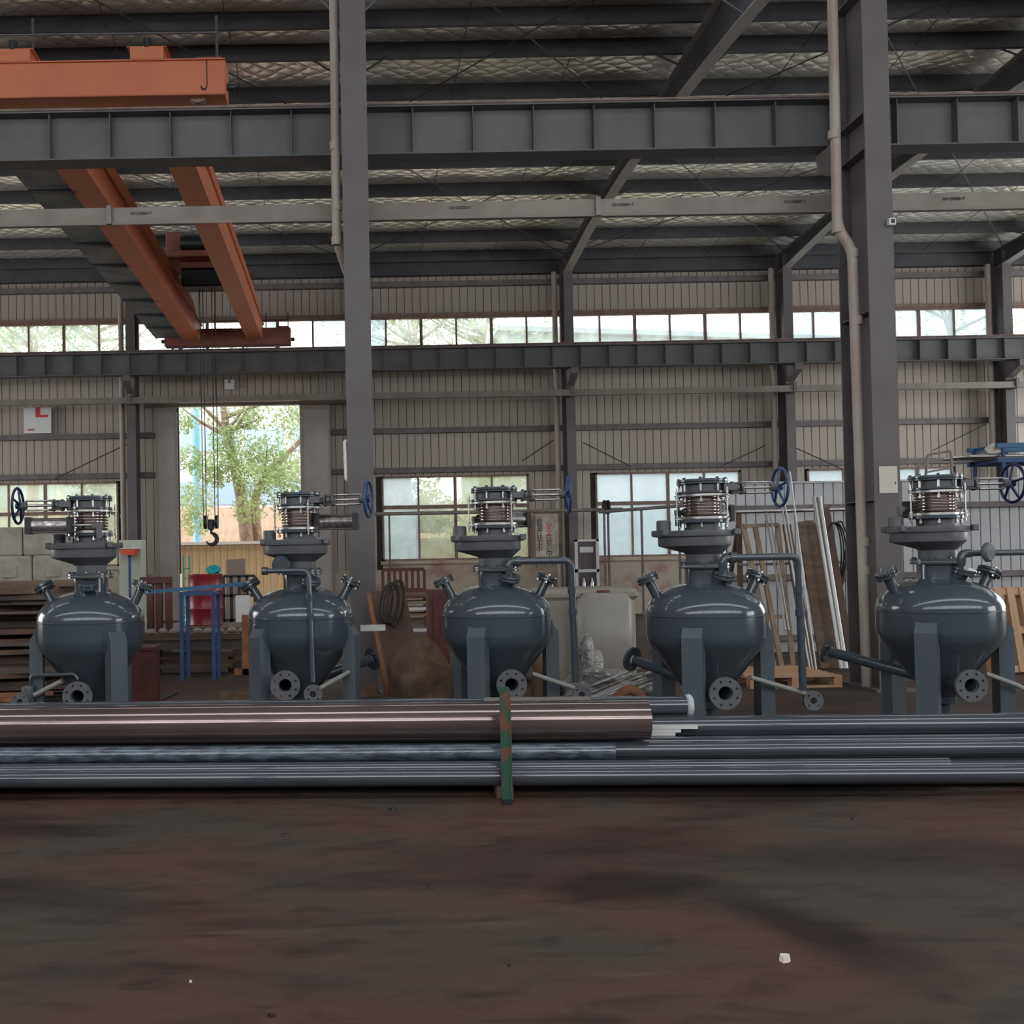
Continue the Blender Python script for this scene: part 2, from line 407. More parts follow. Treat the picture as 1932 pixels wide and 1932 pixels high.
# ================================================================== the hall
BAY = 6.07
COLX = [.17 + BAY * k for k in range(-2, 5)]
o = MB().box(XL, XR, YB, YW + .2, -.25, 0).build('floor', FLOORM, smooth=0)
tag(o, 'stained brown concrete floor of the hall', kind='structure')
GROUND = mat('yard_ground', (.40, .33, .26), (.30, .24, .19), .8, rough=.95)
o = MB().box(-70, 80, YW + .2, 130, -.45, -.05).build('ground', GROUND, smooth=0)
tag(o, 'earth yard outside the hall', kind='structure')

# ---- window wall with sheet panels, girts, plaster dado
DOOR = (-4.72, -1.27, 6.1)
WINS = [(-10.6, -6.45, 'D'), (1.0, 5.17, 'A'), (7.05, 11.17, 'B'), (13.05, 17.2, 'C')]
WZ0, WZ1, CZ0, CZ1 = 1.6, 4.0, 7.2, 8.52
PX0, PX1, PW = -11.97, 21.0, .225
wall = struct('wall_back', 'grey ribbed sheet wall with window strip above the far crane runway')
def bottom_at(x):
    if DOOR[0] - .12 < x < DOOR[1] + .12: return DOOR[2]
    for a, b, _ in WINS:
        if a - .05 < x < b + .05: return WZ1
    return 1.35
pm = {}
def panel_mesh(h):
    key = round(h, 2)
    if key not in pm:
        w = PW - .014
        pr = [(0, .03), (0, .006), (.006, 0), (w - .006, 0), (w, .006), (w, .03)]
        pm[key] = MB().prism(pr, lambda x, y: (x, y, 0), lambda x, y: (x, y, key)).mesh('panel', PANEL, 0)
    return pm[key]
n = int((PX1 - PX0) / PW)
for i in range(n):
    x = PX0 + i * PW; zb = bottom_at(x + PW / 2)
    put('panel', panel_mesh(CZ0 - zb), wall, (x, YW, zb))
    put('panel', panel_mesh(10.35 - CZ1), wall, (x, YW, CZ1))
bk = MB()
br = sorted({XL, XR, DOOR[0], DOOR[1], *[a for w in WINS for a in w[:2]]})
for a, b in zip(br, br[1:]):
    zb = bottom_at((a + b) / 2)
    bk.box(a, b, YW + .031, YW + .09, zb, CZ0); bk.box(a, b, YW + .031, YW + .09, CZ1, 10.5)
bk.box(XL, COLX[0], YW + .031, YW + .09, CZ0, CZ1)
bk.build('backing_sheet', SEAM, wall, 0)
ms = MB()
for a, b in zip(br, br[1:]):
    if a >= DOOR[0] - .01 and b <= DOOR[1] + .01: continue
    top = 1.55 if bottom_at((a + b) / 2) == WZ1 else 1.35
    ms.box(a, b, YW - .12, YW + .2, 0, top)
ms.build('plaster_dado', MASON, wall, 0)
for z in (4.08, 5.2):
    for a, b in ((XL, -5.4), (-.4, XR)):
        MB().box(a, b, YW - .17, YW - .002, z, z + .15).build('girt', GIRT, wall, 0)
for z in (7.02, 9.35):
    MB().box(XL, XR, YW - .17, YW - .002, z, z + .15).build('girt', GIRT, wall, 0)
MB().box(XL, XR, 28.28, 28.48, 9.66, 10.28).build('eave_beam', PURL, wall, 0)
MB().box(XL, XR, YW - .1, YW - .002, CZ1, CZ1 + .09).build('window_head', WFRAME, wall, 0)

def window(name, x0, x1, z0, z1, cols, zt, glass, label):
    w = struct(name, label, ((x0 + x1) / 2, YW, z0))
    fr = MB(); f = .055
    fr.box(x0, x1, YW - .04, YW + .06, z0, z0 + f); fr.box(x0, x1, YW - .04, YW + .06, z1 - f, z1)
    fr.box(x0, x0 + f, YW - .04, YW + .06, z0, z1); fr.box(x1 - f, x1, YW - .04, YW + .06, z0, z1)
    fr.build('window_frame', WFRAME, w, 0, world=True)
    cw = (x1 - x0) / cols
    for c in range(1, cols):
        g = .05 if c % 2 else .085
        MB().box(x0 + c * cw - g / 2, x0 + c * cw + g / 2, YW - .03, YW + .05, z0 + f, z1 - f).build('mullion', WFRAME, w, 0, world=True)
    rows = [(z0, z1)]
    if zt:
        MB().box(x0 + f, x1 - f, YW - .035, YW + .055, zt - .05, zt + .05).build('transom', WFRAME, w, 0, world=True)
        rows = [(z0, zt), (zt, z1)]
    for c in range(cols):
        for a, b in rows:
            g = glass[c % len(glass)]
            MB().box(x0 + c * cw + .02, x0 + (c + 1) * cw - .02, YW + .005, YW + .012, a + .02, b - .02).build('pane', g, w, 0, world=True)
    return w
gl = {-2: [GLASS_A], -1: [GLASS_A, GLASS_F], 0: [GLASS_F, GLASS_A, GLASS_A, GLASS_A, GLASS_A, GLASS_A], 1: [GLASS_A], 2: [GLASS_F], 3: [GLASS_A]}
wn = 0
for k in range(-2, 4):
    wn += 1; x = COLX[k + 2]
    window('window_%d' % wn, x + .04, x + BAY - .04, CZ0, CZ1, 6, None, gl[k], 'high strip window above the far crane runway')
for a, b, q in WINS:
    wn += 1
    window('window_%d' % wn, a, b, WZ0, WZ1, 4, 3.12, {'D': [GLASS_L], 'A': [GLASS_F, GLASS_L, GLASS_L, GLASS_L], 'B': [GLASS_F], 'C': [GLASS_F]}[q],
           'brown framed low window in the sheet wall')
    s = struct('trim_%d' % wn, 'window sill ledge'); MB().box(a - .06, b + .06, YW - .22, YW + .02, 1.5, 1.6).build('sill', MASON, s, 0)

# ---- sliding door leaves standing open
for i, (a, b) in enumerate(((-5.32, DOOR[0]), (DOOR[1], -.42))):
    d = struct('door_%d' % (i + 1), 'tall pale sliding door leaf slid open', ((a + b) / 2, YW - .25, 0))
    MB().box(a, b, YW - .28, YW - .20, .05, 6.0).build('leaf', mat('door_sheet', (.44, .41, .37), (.38, .34, .30), 1.5, rough=.55), d, 0, world=True)
    for x in (a, b - .06): MB().box(x, x + .06, YW - .30, YW - .18, .03, 6.02).build('stile', mat('door_stile', (.36, .29, .25), rough=.6), d, 0, world=True)
    MB().box(a, b, YW - .295, YW - .185, 5.9, 6.03).build('rail', mat('door_stile', (.36, .29, .25)), d, 0, world=True)
t = struct('trim_20', 'rusty door track above the doorway', (-2.9, YW - .25, 6.04))
MB().box(-5.6, .1, YW - .34, YW - .16, 6.04, 6.22).build('track', TRAY, t, 0, world=True)
MB().box(-5.6, .1, YW - .36, YW - .34, 6.15, 6.24).build('lip', PALE, t, 0, world=True)

# ---- columns
def h_column(name, x, yf, depth, fw, z1, label, tf=.02, tw=.012):
    c = struct(name, label, (x, yf + depth / 2, 0))
    MB().box(x - fw / 2, x + fw / 2, yf, yf + tf, 0, z1).build('flange', COLM, c, 0, world=True)
    MB().box(x - fw / 2, x + fw / 2, yf + depth - tf, yf + depth, 0, z1).build('flange', COLM, c, 0, world=True)
    MB().box(x - tw / 2, x + tw / 2, yf + tf, yf + depth - tf, 0, z1).build('web', COLM, c, 0, world=True)
    MB().box(x - fw * .75, x + fw * .75, yf - .08, yf + depth + .08, 0, .03).build('base_plate', COLM, c, 0, world=True)
    return c
NY = 11.6
for k in (2, 3):
    c = h_column('column_%d' % k, COLX[k], NY, .7, .30, 10.3, 'tall grey steel column between the tanks and the hall behind')
    for z in (2.2, 4.4, 6.3, 6.72, 8.2):
        MB().box(COLX[k] - .145, COLX[k] + .145, NY + .02, NY + .68, z, z + .014).build('stiffener', COLM, c, 0, world=True)
    MB().prism([(NY + .7, 6.2), (NY + .7, 6.72), (NY + 1.3, 6.72), (NY + 1.3, 6.5)], lambda y, z: (COLX[k] - .1, y, z), lambda y, z: (COLX[k] + .1, y, z)).build('corbel', COLM, c, 0, world=True)
for k in range(0, 6):
    c = h_column('column_%d' % (k + 10), COLX[k], 27.72, .55, .25, 9.9, 'wall column of the window wall')
    MB().prism([(27.72, 6.35), (27.72, 6.76), (27.15, 6.76), (27.15, 6.6)], lambda y, z: (COLX[k] - .1, y, z), lambda y, z: (COLX[k] + .1, y, z)).build('corbel', COLM, c, 0, world=True)

# ---- roof over the window bay
ZP = lambda y: 10.0 + .05 * (28.2 - y)
ceil = struct('ceiling', 'foil-backed roof over dark purlins')
RX0, RX1 = -14.0, 25.5
PY = [28.2, 26.7, 25.2, 23.7, 22.2, 20.7, 19.2, 17.75, 16.78, 15.65]
for y in PY:
    z = ZP(y)
    pr = [(y - .035, z), (y + .035, z), (y + .035, z + .02), (y - .02, z + .02), (y - .02, z + .27), (y + .035, z + .27), (y + .035, z + .29), (y - .035, z + .29)]
    MB().prism(pr, lambda a, b: (RX0, a, b), lambda a, b: (RX1, a, b)).build('purlin', PURL, ceil, 0)
ys = [28.55] + PY + [14.95]
for a, b in zip(ys, ys[1:]):
    m = MB(); nx, ny = 96, 8; vs = []; fs = []
    for i in range(nx + 1):
        for j in range(ny + 1):
            t_ = j / ny; y = a + (b - a) * t_
            sag = .07 * math.sin(PI * t_) * min(1, abs(a - b) / 1.5) * (1 + .35 * math.sin(i * 1.7 + a))
            vs.append((RX0 + (RX1 - RX0) * i / nx, y, ZP(y) + .30 - sag))
    for i in range(nx):
        for j in range(ny):
            q = i * (ny + 1) + j; fs.append((q, q + ny + 1, q + ny + 2, q + 1))
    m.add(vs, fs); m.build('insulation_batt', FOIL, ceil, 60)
MB().prism([(15.0, ZP(15.0) + .36), (28.9, ZP(28.9) + .36), (28.9, ZP(28.9) + .45), (15.0, ZP(15.0) + .45)], lambda y, z: (XL, y, z), lambda y, z: (XR, y, z)).build('roof_deck', SEAM, ceil, 0)
for a, b in ((XL, RX0), (RX1, XR)):
    MB().prism([(15.0, ZP(15.0) + .2), (28.9, ZP(28.9) + .2), (28.9, ZP(28.9) + .4), (15.0, ZP(15.0) + .4)], lambda y, z: (a, y, z), lambda y, z: (b, y, z)).build('roof_deck', SEAM, ceil, 0)
MB().box(XL, XR, 12.5, 13.9, 11.05, 11.2).build('roof_deck', SEAM, ceil, 0)
MB().box(XL, XR, 13.9, 15.05, 11.16, 11.17).build('skylight', FRP, ceil, 0)  # strip added out of view to brighten the window bay
ROD = mat('dark_rod', (.05, .045, .045), rough=.6)
def soffit(y):
    pts = [(12.3, 9.35), (14.9, 9.78), (18.2, 9.98), (21.6, 10.02), (25.0, 9.88), (28.3, 9.48)]
    for (a, za), (b, zb) in zip(pts, pts[1:]):
        if a <= y <= b: return za + (zb - za) * (y - a) / (b - a)
    return pts[-1][1]
for k in range(0, 6):
    x = COLX[k]; r = struct('rafter_%d' % (k + 1), 'tapered roof rafter under the foil', (x, 20, 10))
    yy = [12.3 + (28.25 - 12.3) * i / 20 for i in range(21)]
    for nm, hw, lo, hi in (('web', .008, lambda y: soffit(y), lambda y: ZP(y)), ('bottom_flange', .115, lambda y: soffit(y) - .016, lambda y: soffit(y)), ('top_flange', .115, lambda y: ZP(y) - .014, lambda y: ZP(y) - .001)):
        m = MB(); vs = []; fs = []
        for y in yy: vs += [(x - hw, y, lo(y)), (x + hw, y, lo(y)), (x + hw, y, hi(y)), (x - hw, y, hi(y))]
        for i in range(20):
            for j in range(4): fs.append((i * 4 + j, i * 4 + (j + 1) % 4, i * 4 + 4 + (j + 1) % 4, i * 4 + 4 + j))
        fs += [(0, 1, 2, 3), (80, 81, 82, 83)]
        m.add(vs, fs); m.build(nm, RAFT_LIT if nm != 'web' else PURL, r, 0, world=True)  # lit soffit put into the flange colour; web keeps dark purlin paint
    for kk in range(1, 10, 2):
        y = PY[kk]
        for s in (-1, 1):
            m = MB(); m.tube([(x + s * .08, y - .5, soffit(y - .5) + .02), (x + s * .75, y, ZP(y) + .08)], .018, 6); m.build('fly_brace', ROD, r, 0, world=True)
for k in range(1, 5):
    for a, b in (((COLX[k] + .1, 13.5), (COLX[k + 1] - .1, 20.5)), ((COLX[k] + .1, 20.5), (COLX[k + 1] - .1, 13.5)), ((COLX[k] + .1, 20.7), (COLX[k + 1] - .1, 27.7)), ((COLX[k] + .1, 27.7), (COLX[k + 1] - .1, 20.7))):
        if k not in (2, 3) and a[1] > b[1]: continue
        MB().tube([(a[0], a[1], ZP(a[1]) - .03), (b[0], b[1], ZP(b[1]) - .03)], .012, 6).build('brace_rod', ROD, ceil, 0)
    for kk in range(0, 9):
        y0, y1 = PY[kk], PY[kk + 1]
        for f in (.33, .66):
            x = COLX[k] + BAY * f
            MB().tube([(x, y0, ZP(y0) + .06), (x + .05, y1, ZP(y1) + .22)], .008, 5).build('sag_rod', ROD, ceil, 0)

# ---- the bay the camera stands in: roof with skylights, rear and side walls
SHEET = mat('inside_sheet', (.42, .40, .37), rough=.7)
near = struct('roof_slab', 'roof of the camera bay with long skylights')
edge = [YB - .2] + sorted(v for s_ in SKY_Y for v in s_ if v < 12) + [12.6]
for a, b in zip(edge[::2], edge[1::2]): MB().box(XL, XR, a, b, 11.05, 11.2).build('roof_sheet', SHEET, near, 0)
for a, b in SKY_Y[:1]: MB().box(XL, XR, a, b, 11.1, 11.11).build('skylight', FRP, near, 0)
rw = struct('wall_rear', 'rear wall with strip window')
MB().box(XL, XR, YB - .15, YB, 0, 4.9).box(XL, XR, YB - .15, YB, 9.9, 11.2).build('sheet', SHEET, rw, 0)
MB().box(XL, XR, YB + .35, YB + .65, 6.85, 7.75).build('runway_beam', GIRD, rw, 0)  # unseen beam added to split the strip window's highlight on the pipes
for i in range(10): MB().box(XL + i * 6 - .15, XL + i * 6 + .15, YB - .1, YB + .3, 0, 11.05).build('column', COLM, rw, 0)
lw = struct('wall_left', 'end wall with gate opening')
def end_wall(x0, x1, gates, parent):
    m = MB(); y = YB - .2
    for a, b, h in gates:
        m.box(x0, x1, y, a, 0, 11.4).box(x0, x1, a, b, h, 11.4); y = b
    m.box(x0, x1, y, YW + .3, 0, 11.4); m.build('sheet', SHEET, parent, 0)
end_wall(XL - .15, XL, ((16, 26, 8.0),), lw)  # gate opening added and raised to brighten wall and foil
ew = struct('wall_right', 'end wall with two gate openings')
end_wall(XR, XR + .15, ((-2, 6, 5.5), (15, 27, 8.8)), ew)  # taller gate added out of view to light the window wall and foil

# ---- crane runways
def runway(yc, x0, x1, zb, zt, label):
    g = thing('crane_runway', label, 'runway', (0, yc, zb))
    MB().box(x0, x1, yc - .006, yc + .006, zb + .018, zt - .018).build('web', GIRD, g, 0, world=True)
    MB().box(x0, x1, yc - .15, yc + .15, zb, zb + .018).build('bottom_flange', GIRD, g, 0, world=True)
    MB().box(x0, x1, yc - .17, yc + .17, zt - .018, zt).build('top_flange', GIRD, g, 0, world=True)
    MB().prism([(-.05, 0), (.05, 0), (.05, .015), (.012, .03), (.012, .065), (.035, .075), (.035, .1), (-.035, .1), (-.035, .075), (-.012, .065), (-.012, .03), (-.05, .015)],
               lambda a, b: (x0, yc + a, zt + b), lambda a, b: (x1, yc + a, zt + b)).build('rail', RAILM, g, 0, world=True)
    st = MB().box(-.005, .005, -.135, -.006, .018, zt - zb - .018).mesh('stiffener', GIRD, 0)
    x = x0 + .3
    while x < x1:
        put('stiffener', st, g, (x, 0, 0)); x += .765
    cl = MB().box(-.03, .03, -.1, -.055, 0, .03).mesh('rail_clip', RAILM, 0)
    x = x0 + .2
    while x < x1 and yc < 20:
        put('rail_clip', cl, g, (x, 0, zt - zb)); x += .55
    return g
runway(12.75, -8.56, 12.4, 6.73, 7.34, 'deep grey steel runway beam with stiffener ribs just behind the tall columns')
runway(27.3, -13, 24, 6.77, 7.36, 'distant grey runway beam running below the strip windows')

# ---- cable trays and downpipes
g = thing('cable_tray', 'pale metal cable tray crossing behind the tall columns below the near runway beam', 'tray', (0, 12.55, 5.75))
x0, x1 = -8, 12.5
zc = W(966, 395, 12.55).z
MB().prism([(-.03, -.09), (.06, -.09), (.06, -.08), (-.02, -.08), (-.02, .09), (.07, .09), (.07, .1), (-.03, .1)], lambda a, b: (x0, 12.55 + a, zc + b), lambda a, b: (x1, 12.55 + a, zc + b)).build('channel', TRAY, g, 0, world=True)
MB().box(x0, x1, 12.5, 12.518, zc - .12, zc - .085).build('lower_lip', mat('tray_lip', (.25, .21, .185), rough=.6), g, 0, world=True)
for px in (207, 1127):
    x = W(px, 395, 12.52).x
    MB().box(x - .03, x + .03, 12.46, 12.52, zc - .12, zc + .11).build('joint_clip', TRAY, g, 0, world=True)
for px in (265, 868, 1175, 1500, 1800):
    p = W(px, 395, 12.51); text_mesh('stencil', '10×20000×7', .055, INK, g, (p.x, 12.515 - 12.55, zc + .02 - 5.75), (PI / 2, 0, 0))
g = thing('cable_tray', 'pale metal cable tray running along the window wall above the door', 'tray', (0, 27.6, 6.1))
zc = W(966, 742, 27.5).z
MB().box(-13, 24, 27.45, 27.62, zc - .09, zc + .07).build('channel', TRAY, g, 0, world=True)
MB().box(-13, 24, 27.42, 27.45, zc - .1, zc - .06).build('lower_lip', TRAY, g, 0, world=True)
for k in range(1, 6):
    MB().box(COLX[k] - .04, COLX[k] + .04, 27.4, 27.718, zc - .12, zc + .16).build('bracket', GIRT, g, 0, world=True)

def downpipe(pts, r, label, collars, grp=None):
    g = thing('downpipe', label, 'pipe', pts[-1], group=grp)
    MB().tube(fillet(pts, .16), r, 14).build('pipe_run', PVC, g, 40, world=True)
    for p, d in collars: MB().tube([V(p) - V(d) * .05, V(p) + V(d) * .05], r * 1.12, 14).build('socket', PVC, g, 40, world=True)
    return g
YD = 11.85
a = W(629, -60, YD); b = W(635, 455, YD); c = W(652, 505, YD + .25)
downpipe([a, b, c, (c.x + .1, c.y + .1, c.z - .25)], .055, 'short rainwater pipe ending in an elbow beside the tall column above the second tank',
         [(W(632, 276, YD), (0, 0, 1)), (W(635, 390, YD), (0, 0, 1)), (b, (0, 0, 1))])
a = W(1569, -60, YD); b = W(1580, 432, YD); c = W(1608, 470, YD); d = W(1636, 1300, YD); d.z = .02
downpipe([a, b, c, d], .058, 'long rainwater pipe with an offset bend reaching the floor',
         [(W(1573, 255, YD), (0, 0, 1)), (b, (0, 0, 1)), (W(1609, 478, YD), (0, 0, 1)), (W(1617, 605, YD), (0, 0, 1)), (W(1630, 1022, YD), (0, 0, 1)), (W(1631, 1076, YD), (0, 0, 1))])
names = ['beside the sheet wall sign with the red mark', 'between the two middle low windows', 'beside the white partition', 'at the blue bench end of the wall']
for i, k in enumerate((1, 3, 4, 5)):
    x = COLX[k] - .32
    downpipe([(x, 28.05, 9.6), (x, 28.05, 0.0)], .075, 'thin wall downpipe ' + names[i], [((x, 28.05, z), (0, 0, 1)) for z in (3, 6, 8.4)], 'downpipes on the window wall columns')

# ================================================================== overhead crane
RT = 7.462
cr = thing('overhead_crane', 'orange double girder overhead travelling crane with walkway', 'crane', (-3.1, 20, RT))
GX = ((-4.33, -3.88), (-2.62, -2.20))
for yc, m_ in ((12.75, ORANGE), (27.3, REDOR)):
    e = MB().bev(-4.85, -1.43, yc - .17, yc + .17, RT + .06, RT + .50, .012).build('end_truck', m_, cr, 0, world=True)
    for x in (-4.45, -1.8):
        MB().tube([(x, yc - .06, RT + .14), (x, yc + .06, RT + .14)], .13, 20).build('wheel', RAILM, cr, 40, world=True)
    for x in (-4.86, -1.42):
        s = 1 if x > -3 else -1
        MB().tube([(x, yc, RT + .22), (x + s * .09, yc, RT + .22)], .05, 12).build('buffer', BLACKM, cr, 40, world=True)
    MB().box(-4.85, -1.43, yc - .20, yc + .20, RT + .49, RT + .505).build('truck_cover', m_, cr, 0, world=True)
    MB().box(-1.78, -1.48, yc - .1, yc + .1, RT + .5, RT + .57).build('limit_switch', REDOR, cr, 0, world=True)
hk = MB(); hk.tube(fillet([(-1.66, 12.572, RT + .49), (-1.66, 12.568, RT + .16), (-1.685, 12.568, RT + .115), (-1.725, 12.568, RT + .125), (-1.735, 12.568, RT + .165)], .02), [.005] * 7 + [.009] * 6 + [.011] * 6 + [.008], 8)
hk.build('hanging_hook', BLACKM, cr, 40, world=True)
for x0, x1 in GX:
    yy = [12.55, 13.1, 14.2, 26.0, 26.9, 27.45]; tops = [8.12, 8.12, 8.45, 8.45, 8.12, 8.12]; bots = [RT + .50, RT + .50, 7.66, 7.66, RT + .2, RT + .2]
    m = MB(); vs = []; fs = []
    for y, a, b in zip(yy, bots, tops): vs += [(x0, y, a), (x1, y, a), (x1, y, b), (x0, y, b)]
    for i in range(5):
        for j in range(4): fs.append((i * 4 + j, i * 4 + (j + 1) % 4, i * 4 + 4 + (j + 1) % 4, i * 4 + 4 + j))
    fs += [(0, 1, 2, 3), (20, 21, 22, 23)]
    m.add(vs, fs); g = m.build('bridge_girder', ORANGE, cr, 0, world=True)
    MB().box(x0 - .04, x1 + .04, 12.55, 27.45, 8.12, 8.13).build('top_plate', ORANGE, cr, 0, world=True)
    MB().box((x0 + x1) / 2 - .03, (x0 + x1) / 2 + .03, 14.2, 26, 8.45, 8.52).build('trolley_rail', RAILM, cr, 0, world=True)
    MB().tube([((x0 + x1) / 2, 12.6, 8.12), ((x0 + x1) / 2, 12.6, 8.24)], .06, 10).build('lifting_lug', BLACKM, cr, 0, world=True)
WALK = mat('walkway_plate', (.13, .135, .14), (.20, .20, .20), 1.5, rough=.6)
for i in range(10):
    y = 13.4 + i * 1.36
    MB().box(-5.05, -4.36, y, y + 1.33, 7.70, 7.712).build('walkway_plate', WALK, cr, 0, world=True)
    MB().prism([(-4.34, 7.62), (-4.34, 7.70), (-5.05, 7.70), (-5.05, 7.685)], lambda x, z: (x, y + .02, z), lambda x, z: (x, y + .14, z)).build('walkway_bracket', PURL, cr, 0, world=True)
for z in (8.2, 8.65): MB().tube([(-5.05, 13.4, z), (-5.05, 27, z)], .016, 6).build('handrail', PURL, cr, 0, world=True)
for i in range(9): MB().tube([(-5.05, 13.45 + i * 1.69, 7.71), (-5.05, 13.45 + i * 1.69, 8.65)], .016, 6).build('rail_post', PURL, cr, 0, world=True)
MB().box(-4.62, -3.1, 13.2, 13.45, 7.50, 7.60).build('drag_frame', BLACKM, cr, 0, world=True)
for x in (-4.6, -3.15): MB().box(x - .02, x + .02, 13.3, 13.34, 7.55, 7.75).build('drag_hanger', BLACKM, cr, 0, world=True)
for x in (-3.9, -1.55): MB().tube([(x, 12.75, RT + .5), (x, 12.75, RT + 1.15)], .018, 6).build('guard_post', PURL, cr, 0, world=True)
MB().tube([(-4.8, 12.75, RT + .95), (-1.55, 12.75, RT + .93)], .012, 6).build('guard_wire', PURL, cr, 0, world=True)
MB().tube([(-3.5, 27.3, RT + .75), (-1.5, 27.3, RT + .75)], .014, 6).build('guard_wire', BLACKM, cr, 0, world=True)
for x in (-3.5, -2.1, -1.5): MB().tube([(x, 27.3, RT + .5), (x, 27.3, RT + .95)], .016, 6).build('guard_post', BLACKM, cr, 0, world=True)

TY = 23.6
tr = thing('crane_trolley', 'dark hoist trolley on the crane girders with ropes and lifting hook', 'hoist', (-3.2, TY, 8.52))
MB().bev(-4.2, -2.3, TY - .75, TY + .75, 8.64, 8.78, .02).build('trolley_frame', REDOR, tr, 0, world=True)
for x in (-4.1, -2.41):
    for y in (-.55, .55): MB().tube([(x - .05, TY + y, 8.64), (x + .05, TY + y, 8.64)], .12, 16).build('wheel', BLACKM, tr, 40, world=True)
MB().tube([(-3.8, TY, 9.02), (-2.6, TY, 9.02)], .24, 20).build('rope_drum', BLACKM, tr, 40, world=True)
MB().bev(-4.1, -3.7, TY - .3, TY + .3, 8.78, 9.35, .03).build('gearbox', REDOR, tr, 0, world=True)
MB().tube([(-3.7, TY - .5, 9.0), (-3.0, TY - .5, 9.0)], .17, 18).build('motor', BLACKM, tr, 40, world=True)
MB().bev(-3.75, -2.75, TY - .28, TY + .28, 8.08, 8.5, .04).build('hoist_body', BLACKM, tr, 0, world=True)
MB().box(-3.75, -2.7, TY - .3, TY + .3, 8.5, 8.64).build('hanger', REDOR, tr, 0, world=True)
pb = W(398, 1000, TY); pc = W(400, 985, TY)
bx = pc.x
for dx in (-.20, -.13, .07, .15):
    MB().tube([(bx + dx * 1.05, TY, 8.1), (bx + dx, TY, W(398, 975, TY).z)], .011, 6).build('rope', ROPE, tr, 0, world=True)
zb = W(398, 985, TY).z
for s in (-1, 1): MB().tube([(bx - .02 + s * .13 - .035, TY, zb), (bx - .02 + s * .13 + .035, TY, zb)], .16, 18).build('sheave', BLACKM, tr, 40, world=True)
MB().bev(bx - .09, bx + .05, TY - .08, TY + .08, zb - .18, zb + .06, .02).build('hook_block', BLACKM, tr, 0, world=True)
hp = [(bx - .02, TY, zb - .15), (bx - .02, TY, zb - .28)]
for i in range(10):
    c = PI / 2 - R(28) * i; hp.append((bx - .02 + .13 * math.cos(c), TY, zb - .40 + .13 * math.sin(c)))
MB().tube(hp, [.035, .035] + [.045, .05, .055, .055, .055, .05, .045, .035, .025, .012], 10).build('hook', HOSE, tr, 40, world=True)

# ================================================================== pressure vessels
FL_IN = flange_mesh('inlet_flange', .135, .060, 8, .102, .011, .028, PAINT2)
FL_SM = flange_mesh('small_flange', .085, .028, 4, .060, .009, .022, PAINT2)
FL_OUT = flange_mesh('outlet_flange', .115, .044, 8, .09, .009, .024, PAINT)
BOLT = MB().disc((0, 0, -.03), (0, 0, 1), .013, .022, 6, .001).tube([(0, 0, -.03), (0, 0, .045)], .0075, 6).mesh('bolt', ZINC, 0)
STUD = MB().disc((0, 0, 0), (0, 0, 1), .016, .016, 6, .002).mesh('stud', PAINT, 0)
NUT = MB().disc((0, 0, -.008), (0, 0, 1), .014, .016, 6, .001).mesh('nut', ZINC, 0)

def body_mesh():
    pr = []
    for i in range(19):
        t_ = R(16 + 74 * i / 18); pr.append((.5 * math.sin(t_), 1.10 + .275 * math.cos(t_)))
    pr += [(.5, 1.092), (.504, 1.088), (.504, 1.078), (.5, 1.074), (.5, .93)]
    for i in range(1, 7):
        t_ = R(53 * i / 6); pr.append((.38 + .12 * math.cos(t_), .93 - .17 * math.sin(t_)))
    pr += [(.30, .575), (.12, .33), (.115, .27), (0, .27)]
    return MB().lathe(pr, 64).mesh('vessel_shell', PAINT, 28)
BODY = body_mesh()
def polar(az, r, z=0.0): return V((r * math.cos(az), r * math.sin(az), z))

